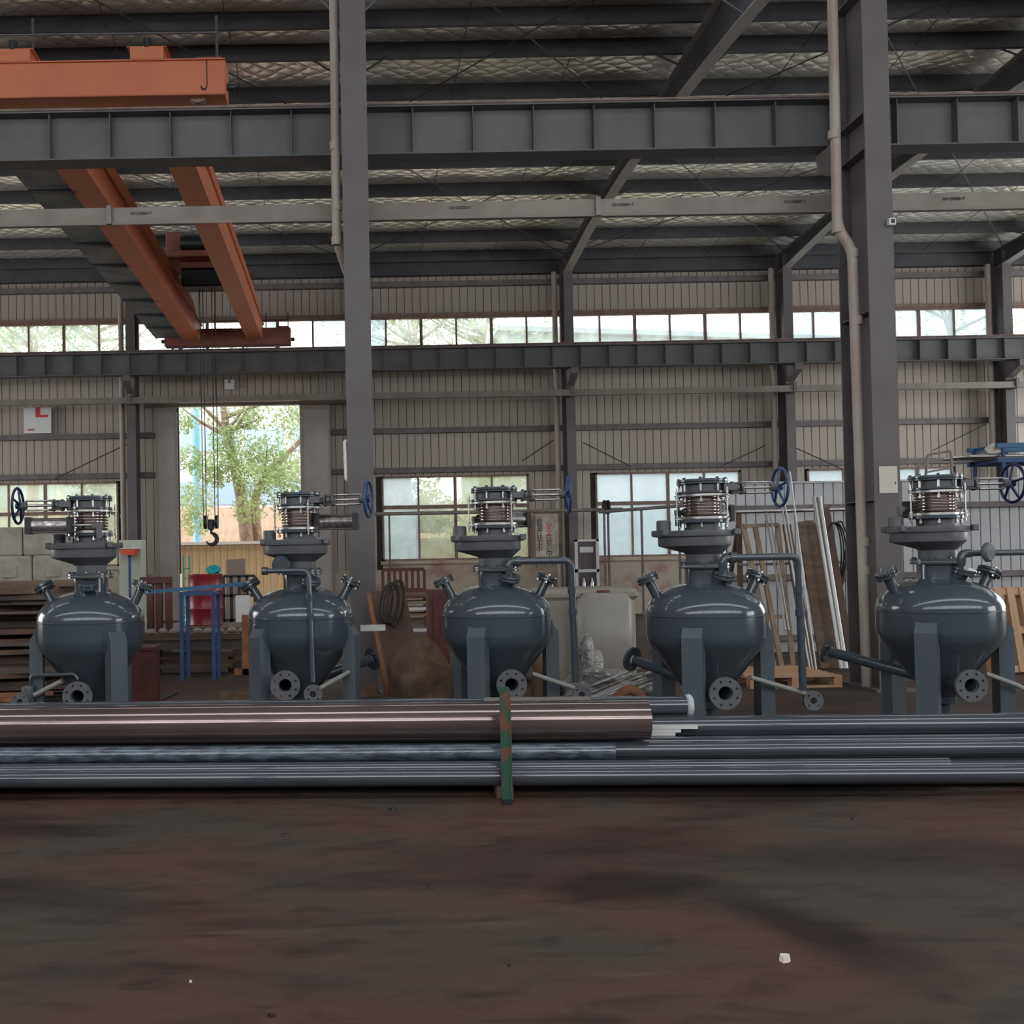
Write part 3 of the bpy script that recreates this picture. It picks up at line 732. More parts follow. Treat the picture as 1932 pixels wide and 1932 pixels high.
def tank(name, label, loc, legs, wheel, wheel_m, cyl, cyl_m, dome_dx, noz, build_vent, inlet, outlet, scale=1.0, bonnet=0):
    t = thing(name, label, 'tank', (*loc, 0), group='row of slate conveying vessels')
    t.scale = (scale, scale, scale)
    sh = put('vessel_shell', BODY, t)
    # legs: channel with slanted saddle pad
    for a in legs:
        d = polar(a, 1); s = V((-d.y, d.x, 0)); m = MB()
        def P(r, w, z): return d * r + s * w + V((0, 0, z))
        pts = [(.44, 0.012), (.56, 0.012), (.56, .915), (.505, 1.0), (.44, 1.0)]
        m.add([P(r, -.083, z) for r, z in pts] + [P(r, .083, z) for r, z in pts], [(4, 3, 2, 1, 0), (5, 6, 7, 8, 9)] + [(i, (i + 1) % 5, 5 + (i + 1) % 5, 5 + i) for i in range(5)])
        lg = m.build('leg', LEGP, t, 0)
        m = MB(); m.add([P(r, w, z) for r, w, z in ((.40, -.11, 0), (.60, -.11, 0), (.60, .11, 0), (.40, .11, 0), (.40, -.11, .014), (.60, -.11, .014), (.60, .11, .014), (.40, .11, .014))],
                        [(0, 3, 2, 1), (4, 5, 6, 7), (0, 1, 5, 4), (1, 2, 6, 5), (2, 3, 7, 6), (3, 0, 4, 7)])
        m.build('foot_plate', LEGP, lg, 0)
        m = MB(); n_ = 6; vs = []
        for z, rr in ((.90, .509), (1.03, .509)):
            for i in range(n_ + 1):
                b = a + (i / n_ - .5) * .46; vs.append(polar(b, rr, z))
        for z, rr in ((.90, .497), (1.03, .497)):
            for i in range(n_ + 1):
                b = a + (i / n_ - .5) * .46; vs.append(polar(b, rr, z))
        k = n_ + 1; fs = []
        for i in range(n_): fs += [(i, i + 1, k + i + 1, k + i), (k + i, k + i + 1, 3 * k + i + 1, 3 * k + i), (i, i + 1, 2 * k + i + 1, 2 * k + i)]
        fs += [(0, k, 3 * k, 2 * k), (k - 1, 2 * k - 1, 4 * k - 1, 3 * k - 1)]
        m.add(vs, fs); m.build('saddle_pad', PAINT, lg, 40)
    # neck and dome valve
    MB().lathe([(.168, 1.33), (.163, 1.37), (.163, 1.49)], 36).build('neck', PAINT, t, 40)
    MB().disc((0, 0, 1.488), (0, 0, 1), .215, .020, 36).build('neck_flange', PAINT, t, 40)
    MB().disc((0, 0, 1.513), (0, 0, 1), .215, .022, 36).build('neck_flange', PAINT, t, 40)
    for i in range(10): put('stud', STUD, t, (.188 * math.cos(.3 + i * .628), .188 * math.sin(.3 + i * .628), 1.535))
    # eccentric dome valve housing: round lower throat widening to an offset bowl
    n_ = 40; rings = [(.150, 1.535, 0), (.150, 1.61, 0), (.165, 1.625, 0), (.30, 1.685, dome_dx), (.306, 1.70, dome_dx), (.306, 1.765, dome_dx), (.335, 1.768, dome_dx), (.338, 1.775, dome_dx), (.338, 1.812, dome_dx), (.330, 1.818, dome_dx), (.17, 1.822, dome_dx * .4), (.0, 1.823, 0)]
    m = MB(); vs = []; fs = []
    for r, z, dx in rings:
        for k in range(n_):
            c = 2 * PI * k / n_; f = 1 - .06 * (math.sin(2 * c) ** 2 if r > .28 else 0)
            vs.append((dx + r * math.cos(c), r * .97 * math.sin(c) * f, z))
    for i in range(len(rings) - 1):
        for k in range(n_): fs.append((i * n_ + k, i * n_ + (k + 1) % n_, (i + 1) * n_ + (k + 1) % n_, (i + 1) * n_ + k))
    m.add(vs, fs); dv = m.build('dome_valve', PAINT2, t, 30)
    s = -1 if dome_dx < 0 else 1
    for sx, sy in ((s, -.55), (s, .55), (-s, -.75), (-s, .75), (s * .2, -1), (s * .2, 1)):
        MB().bev(dome_dx + sx * .298 - .028, dome_dx + sx * .298 + .028, sy * .26 - .028, sy * .26 + .028, 1.774, 1.828, .008).build('cover_lug', PAINT2, dv, 0)
    MB().disc((dome_dx * 1 + s * .25, .05, 1.815), (0, 0, 1), .062, .10, 20, .01).build('pivot_boss', PAINT2, dv, 40)
    # upper throat, bellows between steel flanges
    MB().lathe([(.158, 1.80), (.158, 1.885)], 32).build('throat', PAINT2, t, 40)
    MB().disc((0, 0, 1.885), (0, 0, 1), .214, .028, 40).build('lower_flange', PAINT, t, 40)
    MB().disc((0, 0, 1.913), (0, 0, 1), .208, .028, 40).build('steel_ring', STEEL, t, 40)
    pr = [(.15, 1.94)]
    for i in range(6):
        z = 1.944 + i * .028
        pr += [(.142, z), (.158, z + .003), (.171, z + .008), (.174, z + .0115), (.171, z + .015), (.158, z + .020), (.142, z + .023), (.142, z + .0275)]
    MB().lathe(pr + [(.15, 2.115)], 40).build('bellows', BELLOW, t, 50)
    MB().disc((0, 0, 2.112), (0, 0, 1), .210, .026, 40).build('steel_ring', STEEL, t, 40)
    MB().disc((0, 0, 2.140), (0, 0, 1), .214, .020, 40).build('valve_flange', PAINT, t, 40)
    MB().lathe([(.172, 2.158), (.172, 2.225)], 32).build('gate_valve_body', PAINT2, t, 40)
    MB().disc((0, 0, 2.222), (0, 0, 1), .214, .016, 40).build('valve_flange', PAINT, t, 40)
    MB().disc((0, 0, 2.241), (0, 0, 1), .214, .024, 40).build('blind_cover', PAINT, t, 40)
    for i in range(8):
        c = wheel + R(22.5) + i * PI / 4; x, y = .192 * math.cos(c), .192 * math.sin(c)
        put('bolt', BOLT, t, (x, y, 1.876)); put('bolt', BOLT, t, (x, y, 2.098))
        put('stud', STUD, t, (x, y, 2.264)); MB().tube([(x, y, 2.155), (x, y, 2.225)], .011, 6).build('bolt', ZINC, t, 0)
    for i in range(3):
        c = wheel + R(68) + i * R(120); x, y = .238 * math.cos(c), .238 * math.sin(c)
        td = MB().tube([(x, y, 1.86), (x, y, 2.19)], .0065, 8).build('tie_rod', ZINC, t, 0)
        for z in (1.905, 1.945, 2.105, 2.15): put('nut', NUT, td, (x, y, z))
        for z in (1.92, 2.122): MB().beam(polar(c, .19, z), polar(c, .255, z), .03, .010).build('tie_lug', STEEL, td, 0)
    # gate valve bonnet, yoke and handwheel along azimuth `wheel`
    d = polar(wheel, 1); s2 = V((-d.y, d.x, 0)); zc = 2.19
    m = MB(); Q = lambda r, w, z: d * r + s2 * w + V((0, 0, z))
    m.add([Q(r, w, z) for r in (.14, .25) for w, z in ((-.15, zc - .028), (.15, zc - .028), (.15, zc + .028), (-.15, zc + .028))],
          [(3, 2, 1, 0), (4, 5, 6, 7), (0, 1, 5, 4), (1, 2, 6, 5), (2, 3, 7, 6), (3, 0, 4, 7)])
    m.build('gate_housing', PAINT2, t, 0)
    MB().disc(Q(.25, 0, zc), d, .058, .022, 20).disc(Q(.278, 0, zc), d, .045, .045, 18, .008).disc(Q(.33, 0, zc), d, .06, .02, 20).build('gland', PAINT2, t, 40)
    for w, z in ((.04, .04), (-.04, .04), (.04, -.04), (-.04, -.04)):
        MB().tube([Q(.245, w, zc + z), Q(.375, w, zc + z)], .008, 6).build('gland_bolt', ZINC, t, 0)
    for z in (-.046, .046):
        MB().tube(fillet([Q(.34, 0, zc + z), Q(.605, 0, zc + z), Q(.625, 0, zc + z * .4)], .025), .0095, 8).build('yoke_rod', STEEL, t, 40)
    MB().tube([Q(.30, 0, zc), Q(.70, 0, zc)], .013, 10).build('stem', STEEL, t, 40)
    MB().lathe([(.012, 0), (.034, 0), (.040, .02), (.030, .06), (.026, .085), (.012, .085)], 18, Q(.60, 0, zc), d).build('hub', PAINT2, t, 40)
    wc = Q(.685, 0, zc); ring = [wc + (s2 * math.cos(2 * PI * i / 36) + V((0, 0, 1)) * math.sin(2 * PI * i / 36)) * .168 for i in range(37)]
    hw = MB().tube(ring, .0135, 8, cap=False).build('handwheel', wheel_m, t, 50)
    for i in range(5):
        c = 2 * PI * i / 5 + .4; u = s2 * math.cos(c) + V((0, 0, 1)) * math.sin(c)
        MB().tube([wc + u * .02 - d * .022, wc + u * .09 - d * .012, wc + u * .165], [.014, .011, .010], 8).build('spoke', wheel_m, hw, 40)
    MB().disc(wc - d * .03, d, .03, .05, 14).build('wheel_boss', wheel_m, hw, 40)
    # pneumatic cylinder
    if cyl:
        p0, p1, r = V(cyl[0]), V(cyl[1]), cyl[2]; u = (p1 - p0).normalized()
        c_ = MB().tube([p0, p1], r, 26).build('air_cylinder', cyl_m, t, 40)
        sd = u.cross(V((0, 0, 1))).normalized(); up = sd.cross(u)
        for a, b in ((p0 - u * .03, p0 + u * .015), (p1 - u * .015, p1 + u * .04)):
            MB().beam(a, b, r * 2.25, r * 2.25).build('end_cap', BLACKM, c_, 0)
        for i in (-1, 1):
            for j in (-1, 1): MB().tube([p0 + (sd * i + up * j) * r * .93, p1 + (sd * i + up * j) * r * .93], .006, 6).build('cylinder_rod', STEEL, c_, 0)
        MB().tube([p0 - u * .03, p0 - u * .22], .012, 10).build('piston_rod', STEEL, c_, 40)
        MB().beam(p0 - u * .20, p0 - u * .30, .035, .045).build('clevis', PAINT2, c_, 0)
        MB().beam(p0 - u * .27 - V((0, 0, .12)), p0 - u * .27 + V((0, 0, .02)), .03, .05, up=u).build('lever_arm', PAINT2, c_, 0)
    # shoulder nozzles with blind flanges
    for a, tilt in noz:
        u = polar(a, math.sin(tilt), math.cos(tilt)); p = polar(a, .40, 1.235); q = p + u * .165
        nz = MB().tube([p, q], .042, 16).build('nozzle', PAINT, t, 40)
        MB().disc(q, u, .098, .026, 24).disc(q + u * .031, u, .098, .026, 24).build('nozzle_flange', PAINT, nz, 40)
        w0 = u.orthogonal().normalized(); w1 = u.cross(w0)
        for i in range(4):
            c = PI / 4 + i * PI / 2; b = q + (w0 * math.cos(c) + w1 * math.sin(c)) * .076
            MB().tube([b - u * .018, b + u * .072], .012, 6).build('bolt', ZINC, nz, 0)
    # stub with tilted blank on the front of the dome
    for a in bonnet:
        u = polar(a, math.sin(R(48)), -math.cos(R(48)) * .0 + .75).normalized()
        p = polar(a, .12, 1.36); q = polar(a, .215, 1.41)
        b = MB().tube([p, q], .06, 18).build('side_stub', PAINT, t, 40)
        v = polar(a, .35, .94).normalized()
        MB().disc(q - v * .01, v, .092, .026, 26).disc(q + v * .02, v, .092, .024, 26).build('stub_flange', PAINT, b, 40)
    build_vent(t)
    # bottom outlet tee and front inlet flange
    ix, iz = inlet
    MB().tube([(0, 0, .29), (0, 0, .10)], .075, 20).build('bottom_pipe', PAINT, t, 40)
    MB().disc((0, 0, .10), (0, 0, 1), .125, .024, 28).disc((0, 0, .128), (0, 0, 1), .125, .024, 28).build('bottom_flange', PAINT, t, 40)
    MB().lathe([(.052, 0), (.062, 0), (.062, .42), (.052, .42), (.052, 0)], 24, (ix, -.47, iz), (0, 1, 0)).build('inlet_pipe', PAINT, t, 40)
    put('inlet_flange', FL_IN, t, (ix, -.495, iz))
    MB().disc((ix, -.12, iz), (0, 1, 0), .052, .01, 20).build('pipe_throat', BLACKM, t, 0)  # black disc puts the shade inside the bore into colour
    if outlet:
        p = V(outlet); u = (p - V((0, 0, .45))).normalized()
        ob = MB().tube([V((0, 0, .45)) + u * .15, p], .048, 18).build('outlet_pipe', PAINT, t, 40)
        f_ = put('outlet_flange', FL_OUT, ob, tuple(p + u * .02))
        f_.rotation_mode = 'QUATERNION'; f_.rotation_quaternion = (-u).to_track_quat('-Y', 'Z')
    return t

def riser(t, pts, r, foot, strut, valve=None):
    """vent line: pipe run, union, foot tee with its flange, polished strut tube"""
    v = MB().tube(fillet(pts, .07, 6), r, 14).build('vent_pipe', PAINT, t, 40)
    for f in (.25, .42):
        p = V(pts[-2]).lerp(V(pts[-1]), f); MB().tube([p + V((0, 0, .03)), p - V((0, 0, .03))], r * 1.3, 14).build('union', PAINT, v, 40)
    p = V(pts[0]); d = (V(pts[1]) - p).normalized()
    MB().tube([p, p + d * .05], r * 1.55, 14).build('socket', PAINT, v, 40)
    fx, fy, fz = foot
    MB().bev(fx - .05, fx + .05, fy + .034, fy + .12, fz - .055, fz + .07, .012).build('foot_tee', PAINT2, v, 0)
    put('small_flange', FL_SM, v, (fx, fy, fz))
    MB().disc((fx, fy + .0225, fz), (0, 1, 0), .028, .01, 16).build('pipe_throat', BLACKM, v, 0)  # black plug paints the dark of the flange bore
    if strut: MB().tube(strut, .021, 12).build('strut_tube', mat('polished_tube', (.30, .29, .27), rough=.2, metal=.7), t, 40)
def neck_elbow(t, az, z=1.575):
    d = polar(az, 1)
    MB().tube(fillet([polar(az, .13, 1.40), polar(az, .21, 1.40) , polar(az, .21, z), polar(az, .16, z)], .05), .034, 12).build('neck_elbow', PAINT, t, 40)

def vent_right(x1, fx, fy, fz, long=None, y0=-.2):
    def f(t):
        MB().tube(fillet([(.09, -.16, 1.43), (.09, y0, 1.50), (.10, y0, 1.575), (.17, y0, 1.578)], .045), .036, 14).build('neck_elbow', PAINT, t, 40)
        if long:
            v = MB().tube([(.15, y0, 1.578), (long, y0, 1.578)], .026, 14).build('vent_pipe', PAINT, t, 40)
            MB().disc((.24, y0 - .09, 1.585), (.5, -.8, 0), .085, .05, 26, .015).build('check_valve_disc', PAINT2, v, 40)
            MB().tube(fillet([(.62, -.25, .37), (.50, -.28, .44), (.22, -.28, .55)], .1), .02, 12).build('strut_tube', mat('polished_tube', (.30, .29, .27)), t, 40)
            MB().tube([(.63, -.2, .42), (.63, -.2, .02)], .03, 12).build('drain_pipe', PAINT2, t, 40)
            return
        riser(t, [(.15, y0, 1.578), (x1, y0, 1.578), (x1 + .03, y0 * .8, fz + .1)], .031, (fx, fy, fz), [(.27, -.28, .56), (fx - .06, fy + .03, fz + .06)])
    return f
def vent_front(t):
    riser(t, [(-.33, -.40, 1.53), (.10, -.47, 1.53), (.125, -.54, .52)], .024, (.125, -.60, .42), [(.18, -.52, .46), (.47, -.2, .58)])
    MB().disc((-.17, -.22, 1.585), (.1, -1, 0), .085, .05, 26, .02).build('check_valve_disc', PAINT, t, 40)
def vent_low(t):
    v = MB().tube(fillet([(-.52, -.22, .50), (-.50, -.24, .60), (-.06, -.38, .62), (-.02, -.40, .57)], .05), .016, 10).build('vent_pipe', PAINT, t, 40)
    MB().bev(-.59, -.48, -.27, -.15, .30, .50, .015).build('foot_tee', PAINT2, v, 0)
    put('small_flange', FL_SM, v, (-.58, -.34, .37))
    MB().tube([(-.58, -.305, .37), (-.54, -.2, .37)], .045, 14).build('foot_pipe', PAINT2, v, 40)
    MB().disc((-.58, -.317, .37), (0, 1, 0), .028, .01, 16).build('pipe_throat', BLACKM, v, 0)  # dark of the bore painted as a black disc
    MB().tube([(-.47, -.26, .42), (-.20, -.30, .55)], .024, 12).build('strut_tube', mat('polished_tube', (.30, .29, .27)), t, 40)

A = lambda deg: R(deg - 90)        # 0 = towards the camera, + = to the right
T1 = tank('pressure_tank', 'slate tank with navy handwheel pointing at the concrete blocks', (-2.45, 9.6), (A(40), A(-80), A(160)), PI, NAVYW,
          ((-.12, -.27, 1.985), (-.47, -.30, 1.985), .068), CYLM, -.06, ((PI - .25, R(28)), (.15, R(25))), vent_low, (-.01, .43), None, bonnet=(R(-80),))
T2 = tank('pressure_tank', 'slate tank with thin vent pipe down its front, before the doorway', (-.455, 9.65), (A(-48), A(72), A(192)), R(-15), BLUEW,
          ((.19, .02, 1.985), (.53, -.02, 1.985), .072), CYLB, -.04, ((PI - .25, R(34)), (.2, R(28))), vent_front, (-.13, .49), (.66, .42, .62), bonnet=(R(-60),))
T3 = tank('pressure_tank', 'slate tank right behind the green rack post, beside the burlap heap', (1.38, 9.4), (A(-28), A(92), A(-148)), R(-6), BLUEW,
          ((.05, .25, 1.985), (.34, .46, 1.985), .068), STEEL, -.07, ((PI - .1, R(26)), (.1, R(27))), vent_right(.66, .72, -.26, .36), (.05, .49), None, bonnet=(R(-62),))
T4 = tank('pressure_tank', 'slate tank standing before the leaning timber frame, tall vent pipe at its side', (3.13, 8.85), (A(-31), A(89), A(-151)), 0.0, BLUEW,
          ((.05, .25, 1.985), (.36, .44, 1.985), .068), STEEL, -.08, ((PI - .1, R(26)), (.1, R(27))), vent_right(.74, .87, -.14, .33), (-.02, .455), (-.45, .62, .63), bonnet=(R(-62),))
T5 = tank('pressure_tank', 'slate tank with its round navy handwheel before the pale partition, near the pallet', (5.21, 8.9), (A(-41), A(79), A(-161)), 0.0, NAVYW,
          ((-.05, .28, 1.985), (.22, .50, 1.985), .068), BLACKM, -.08, ((PI + .1, R(26)), (.1, R(27))), vent_right(0, 0, 0, 0, long=1.6), (-.03, .476), (-.63, .70, .66), bonnet=(R(-55),))

ORD = ['topmost', 'second', 'third', 'fourth', 'fifth', 'sixth', 'seventh', 'eighth', 'ninth', 'tenth', 'eleventh', 'twelfth', 'thirteenth', 'fourteenth', 'fifteenth', 'sixteenth', 'seventeenth', 'eighteenth', 'nineteenth', 'twentieth', 'twenty-first', 'twenty-second', 'twenty-third', 'lowest']
ORD1 = ['first'] + ORD[1:]
# ================================================================== pipe stack in the foreground
PA = R(-3.3); PO = V((0, 6.85, 0)); PE = V((math.cos(PA), math.sin(PA), 0)); PN = V((-PE.y, PE.x, 0))
def pp(u, v, z): return PO + PE * u + PN * v + V((0, 0, z))
def stock_pipe(name, label, u0, u1, v, z, r, m, cap=None, wall=.008, cat='pipe', grp='pipes in the floor stack'):
    t = thing(name, label, cat, pp(u0, v, z - r), group=grp)
    MB().pipe(pp(u0, v, z), pp(u1, v, z), r, r - wall, 36).build('pipe_wall', m, t, 40, world=True)
    if cap: MB().disc(pp(u1 - .03, v, z), PE, r + .012, .045, 32, .012).build('end_cap', CAPM, t, 40, world=True)
    return t
stock_pipe('steel_pipe', 'lowest slate pipe along the whole front of the stack', -4.4, 6.6, 0, .14, .06, GREYP)
stock_pipe('steel_pipe', 'thin slate pipe just above the lowest one, ending before the last tank', -4.4, 3.98, .117, .178, .046, GREYP)
stock_pipe('steel_pipe', 'film-wrapped glossy dark pipe directly under the big brown pipe', -4.4, 1.80, .19, .268, .058, WRAPP)
stock_pipe('steel_pipe', 'big bare brown steel pipe on top of the stack', -4.4, 2.07, .36, .455, .1365, BROWNP, wall=.010)
stock_pipe('steel_pipe', 'slate pipe with pale end cap behind the big brown pipe', -4.4, 2.46, .72, .50, .07, GREYP, cap=True)
stock_pipe('steel_pipe', 'upper slate pipe of the stack reaching past the last tank', -3.0, 6.6, .655, .358, .075, GREYP)
stock_pipe('steel_pipe', 'slate pipe in the middle layer emerging behind the film-wrapped pipe', -3.0, 6.6, .335, .248, .06, GREYP)
stock_pipe('steel_pipe', 'slate pipe in the middle layer just below the pale bars', -3.0, 6.6, .485, .255, .06, GREYP)
for i, v in enumerate((.25, .375, .50, .625, .75)):
    stock_pipe('steel_pipe', 'slate pipe of the bottom layer, %s behind the two front ones' % ORD1[i], -4.3, 6.5, v, .13, .05, GREYP)
stock_pipe('steel_pipe', 'slate pipe in the middle layer at the back of the stack', -3.0, 6.5, .61, .232, .05, GREYP)
stock_pipe('steel_pipe', 'slate pipe at the rear edge of the stack carrying the capped pipe', -3.0, 6.5, .735, .235, .05, GREYP)
for i, (u0, u1, v, z) in enumerate(((1.5, 2.30, .545, .312), (1.5, 2.34, .545, .335), (1.6, 2.46, .545, .36))):
    t = MB().beam(pp(u0, v, z + .012), pp(u1, v, z + .012), .05, .022).build('pale_bar', PALE, None, 0, world=True)
    tag(t, ['short pale flat bar tucked beside the brown pipe end', 'pale flat bar lying behind the shortest pale bar', 'longest pale flat bar jutting past the brown pipe end'][i], 'bar', 'pale bars on the pipe stack')
t = MB().beam(pp(.95, .61, .575), pp(1.72, .61, .575), .05, .02).build('flat_bar', TRAY, None, 0, world=True)
tag(t, 'light grey flat bar lying on the stack behind the green post', 'bar')
for i, u in enumerate((-2.9, 1.03, 4.6)):
    t = MB().beam(pp(u, -.07 if i != 1 else -.02, .04), pp(u, .85, .04), .11, .08).build('timber_sleeper', WOOD, None, 0, world=True)
    tag(t, ['timber sleeper under the brown pipe part of the stack', 'timber sleeper under the stack at the green post', 'timber sleeper under the stack before the last tank'][i], 'sleeper')
t = thing('rack_post', 'worn green steel post holding the pipe stack', 'post', pp(1.03, -.10, 0))
MB().beam(pp(1.03, -.10, .012), pp(1.03, -.10, .72), .062, .02, up=PN).build('upright', GREENP, t, 0, world=True)
MB().beam(pp(1.065, -.09, .012), pp(1.065, -.09, .70), .012, .05, up=PN).build('rib', GREENP, t, 0, world=True)
MB().beam(pp(1.03, -.11, .73), pp(1.03, .02, .73), .075, .02).build('top_lip', GREENP, t, 0, world=True)
MB().beam(pp(1.03, -.22, .006), pp(1.03, -.03, .006), .06, .012).build('foot_plate', BLACKM, t, 0, world=True)

# ---- scraps on the floor
def scrap(px, py, s, m, name, label, cat, grp=None, th=.006):
    Y = EYE * F / max(20, (py - (1060 - .018 * (px - 655)))); p = W(px, py, Y)
    poly = [(s * random.uniform(.6, 1.1) * math.cos(c), s * random.uniform(.5, 1.0) * math.sin(c)) for c in [i * PI / 3 for i in range(6)]]
    o = MB().prism(poly, lambda a, b: (p.x + a, p.y + b, .002), lambda a, b: (p.x + a * .8, p.y + b * .8, .002 + th + abs(a) * .3)).build(name, m, None, 0, world=True)
    return tag(o, label, cat, grp)
scrap(1480, 1808, .03, PAPER, 'paper_scrap', 'small crumpled white paper scrap on the open floor', 'paper', th=.02)
scrap(360, 1848, .008, PAPER, 'paper_scrap', 'tiny pale paper crumb on the reddish floor', 'paper')
CHIP = ['in the middle of the open floor', 'before the big brown pipe', 'at the bottom edge of the picture', 'at the edge of the long dark floor stain', 'on the reddish floor before the first tank', 'between the green post and the dark stain', 'just before the stack between the brown pipe middle and the green post', 'tiniest, alone near the bottom middle']
for ci, (px, py, s) in enumerate(((813, 1672, .02), (540, 1574, .03), (512, 1910, .014), (1612, 1543, .03), (235, 1709, .016), (1015, 1608, .022), (742, 1526, .03), (960, 1817, .008))):
    scrap(px, py, s, BLACKM, 'floor_chip', 'small dark chip ' + CHIP[ci], 'chip', 'dark chips on the floor')

# ================================================================== things between the tanks and the window wall
def blob(name, c, r, m, seed, label=None, cat=None, grp=None, amp=.16, parent=None, sub=4, flat=True):
    bm = bmesh.new(); bmesh.ops.create_icosphere(bm, subdivisions=sub, radius=1)
    rn = random.Random(seed); ph = [(rn.uniform(1.5, 5), V((rn.uniform(-1, 1), rn.uniform(-1, 1), rn.uniform(-1, 1))).normalized(), rn.uniform(0, 6)) for _ in range(9)]
    for v in bm.verts:
        n_ = v.co.normalized(); k = 1 + amp * sum(math.sin(f * 1.6 * n_.dot(d) + q) / (1 + f * .35) for f, d, q in ph) * .45
        v.co = V((n_.x * r[0], n_.y * r[1], n_.z * r[2])) * k
    zmin = -r[2] * .72
    for v in bm.verts:
        if flat and v.co.z < zmin: v.co.z = zmin + (v.co.z - zmin) * .05
    lo = min(v.co.z for v in bm.verts)
    for v in bm.verts: v.co.z -= lo
    me = bpy.data.meshes.new(name); bm.to_mesh(me); bm.free(); me.materials.append(m)
    me.polygons.foreach_set('use_smooth', [True] * len(me.polygons))
    o = bpy.data.objects.new(name, me); col.objects.link(o); o.location = c
    if parent: o.parent = parent
    return tag(o, label, cat, grp)
def poly_plate(name, pts, z0, z1, m, label, cat, grp=None):
    o = MB().prism(pts, lambda a, b: (a, b, z0), lambda a, b: (a, b, z1)).build(name, m, None, 0, world=True)
    return tag(o, label, cat, grp)

# ---- stacked steel plates behind the first tank
z = 0.0; rn = random.Random(5)
for i in range(24):
    th = rn.choice((.035, .05, .06, .075)); cx = -4.55 + .012 * i + rn.uniform(-.25, .2); cy = 13.2 + rn.uniform(-.3, .3)
    hw = 1.25 - .018 * i + rn.uniform(-.25, .25); hd = .8 + rn.uniform(-.15, .15); rz = rn.uniform(-.14, .14)
    pts = [(a * hw + rn.uniform(-.06, .06), b * hd + rn.uniform(-.06, .06)) for a, b in ((-1, -1), (.2, -1.08), (1, -.9), (1.05, .3), (.9, 1), (-1, 1))]
    pts = [(cx + a * math.cos(rz) - b * math.sin(rz), cy + a * math.sin(rz) + b * math.cos(rz)) for a, b in pts]
    poly_plate('steel_plate', pts, z, z + th, rn.choice((RUSTPL, RUSTPL2, RUSTPL2, WOOD)), 'dark rusty plate, %s from the top of the stack behind the navy-wheeled tank' % ORD[23 - i] if 0 < i < 23 else ('topmost' if i else 'lowest') + ' dark rusty plate of the stack behind the navy-wheeled tank', 'plate', 'plates stacked behind the first tank')
    z += th
for i, (a, b, zz, w) in enumerate((((-5.0, 11.55), (-4.05, 11.75), .06, .12), ((-4.9, 11.8), (-3.7, 11.6), .10, .10), ((-4.8, 11.45), (-3.5, 11.9), .14, .09))):
    o = MB().beam((*a, zz), (*b, zz - .02), w, .04).build('rusty_strip', RUSTOR, None, 0, world=True)
    tag(o, ['broad orange rusty strip on the floor behind the first tank', 'middle orange rusty strip of three behind the first tank', 'narrow orange rusty strip on top behind the first tank'][i], 'strip')

# ---- precast concrete blocks
for r_ in range(4):
    for c_ in range(4):
        x0 = -9.75 + c_ * .93 + (.0 if r_ % 2 else .2); z0 = r_ * .62
        if x0 > -6.6: continue
        o = MB().bev(x0, x0 + .91, 21.6, 22.4, z0, z0 + .615, .03).build('concrete_block', CONC, None, 0, world=True)
        if r_ < 3: MB().bev(x0 + .3, x0 + .6, 21.56, 21.61, z0 + .15, z0 + .42, .015).build('cast_boss', CONC, o, 0, loc=None).location = (-(x0 + .455), -22.0, -z0)
        tag(o, 'rough concrete block, %s from the picture edge, in the %s course of the block wall' % (ORD1[c_], ('bottom', 'second', 'third', 'top')[r_]), 'block', 'concrete block wall')

# ---- cabinet with red tray, maroon stands, chest
t = thing('tool_cabinet', 'narrow pale green cabinet beside the concrete blocks', 'cabinet', (-3.88, 18.2, 0))
CAB = mat('pale_green_enamel', (.50, .54, .44), rough=.5)
MB().bev(-4.08, -3.68, 18, 18.4, 0, 2.06, .01).build('body', CAB, t, 0, world=True)
MB().box(-4.06, -3.89, 17.985, 18.0, .1, 1.98).build('door', CAB, t, 0, world=True); MB().box(-3.87, -3.70, 17.985, 18.0, .1, 1.98).build('door', CAB, t, 0, world=True)
p0 = W(226, 1036, 17.6); p1 = W(258, 1047, 17.6)
t = thing('red_tray', 'bright red plastic tray beside the first tank valve', 'tray', (p0.x, 17.6, p1.z))
MB().prism([(p0.x, p0.z), (p1.x, p0.z), (p1.x - .05, p1.z), (p0.x + .05, p1.z)], lambda a, b: (a, 17.5, b), lambda a, b: (a, 17.9, b)).build('tub', ORSAFE, t, 0, world=True)
MB().box(p0.x - .03, p1.x + .05, 17.48, 17.92, p0.z, p0.z + .02).build('rim', WHITE, t, 0, world=True)
MB().beam(((p0.x + p1.x) / 2, 17.7, p1.z), ((p0.x + p1.x) / 2, 17.7, 0), .04, .04).build('stand', BLUEF, t, 0, world=True)
t = thing('steel_stand', 'maroon painted steel stand between the first tank and the red drum', 'stand', (-3.3, 15.8, 0))
for px in (283, 300, 318):
    p = W(px, 1092, 15.8); MB().beam((p.x, 15.8, 0), (p.x, 15.8, 1.32), .10, .10).build('post', MAROON, t, 0, world=True)
p = W(266, 1090, 15.8); q = W(322, 1088, 15.8)
MB().box(p.x, q.x, 15.7, 15.95, 1.32, 1.42).build('top_beam', MAROON, t, 0, world=True)
MB().box(p.x, q.x, 15.72, 15.9, .5, .56).build('shelf', MAROON, t, 0, world=True)
t = thing('wooden_box', 'dark maroon upright box behind the leg of the first tank', 'box', (-1.95, 10.6, 0))
p = W(246, 1330, 10.7); q = W(291, 1225, 10.7)
MB().box(p.x, q.x, 10.6, 11.0, 0, q.z).build('body', MAROON, t, 0, world=True); MB().box(p.x - .02, q.x + .02, 10.58, 11.02, q.z, q.z + .03).build('lid', MAROON, t, 0, world=True)

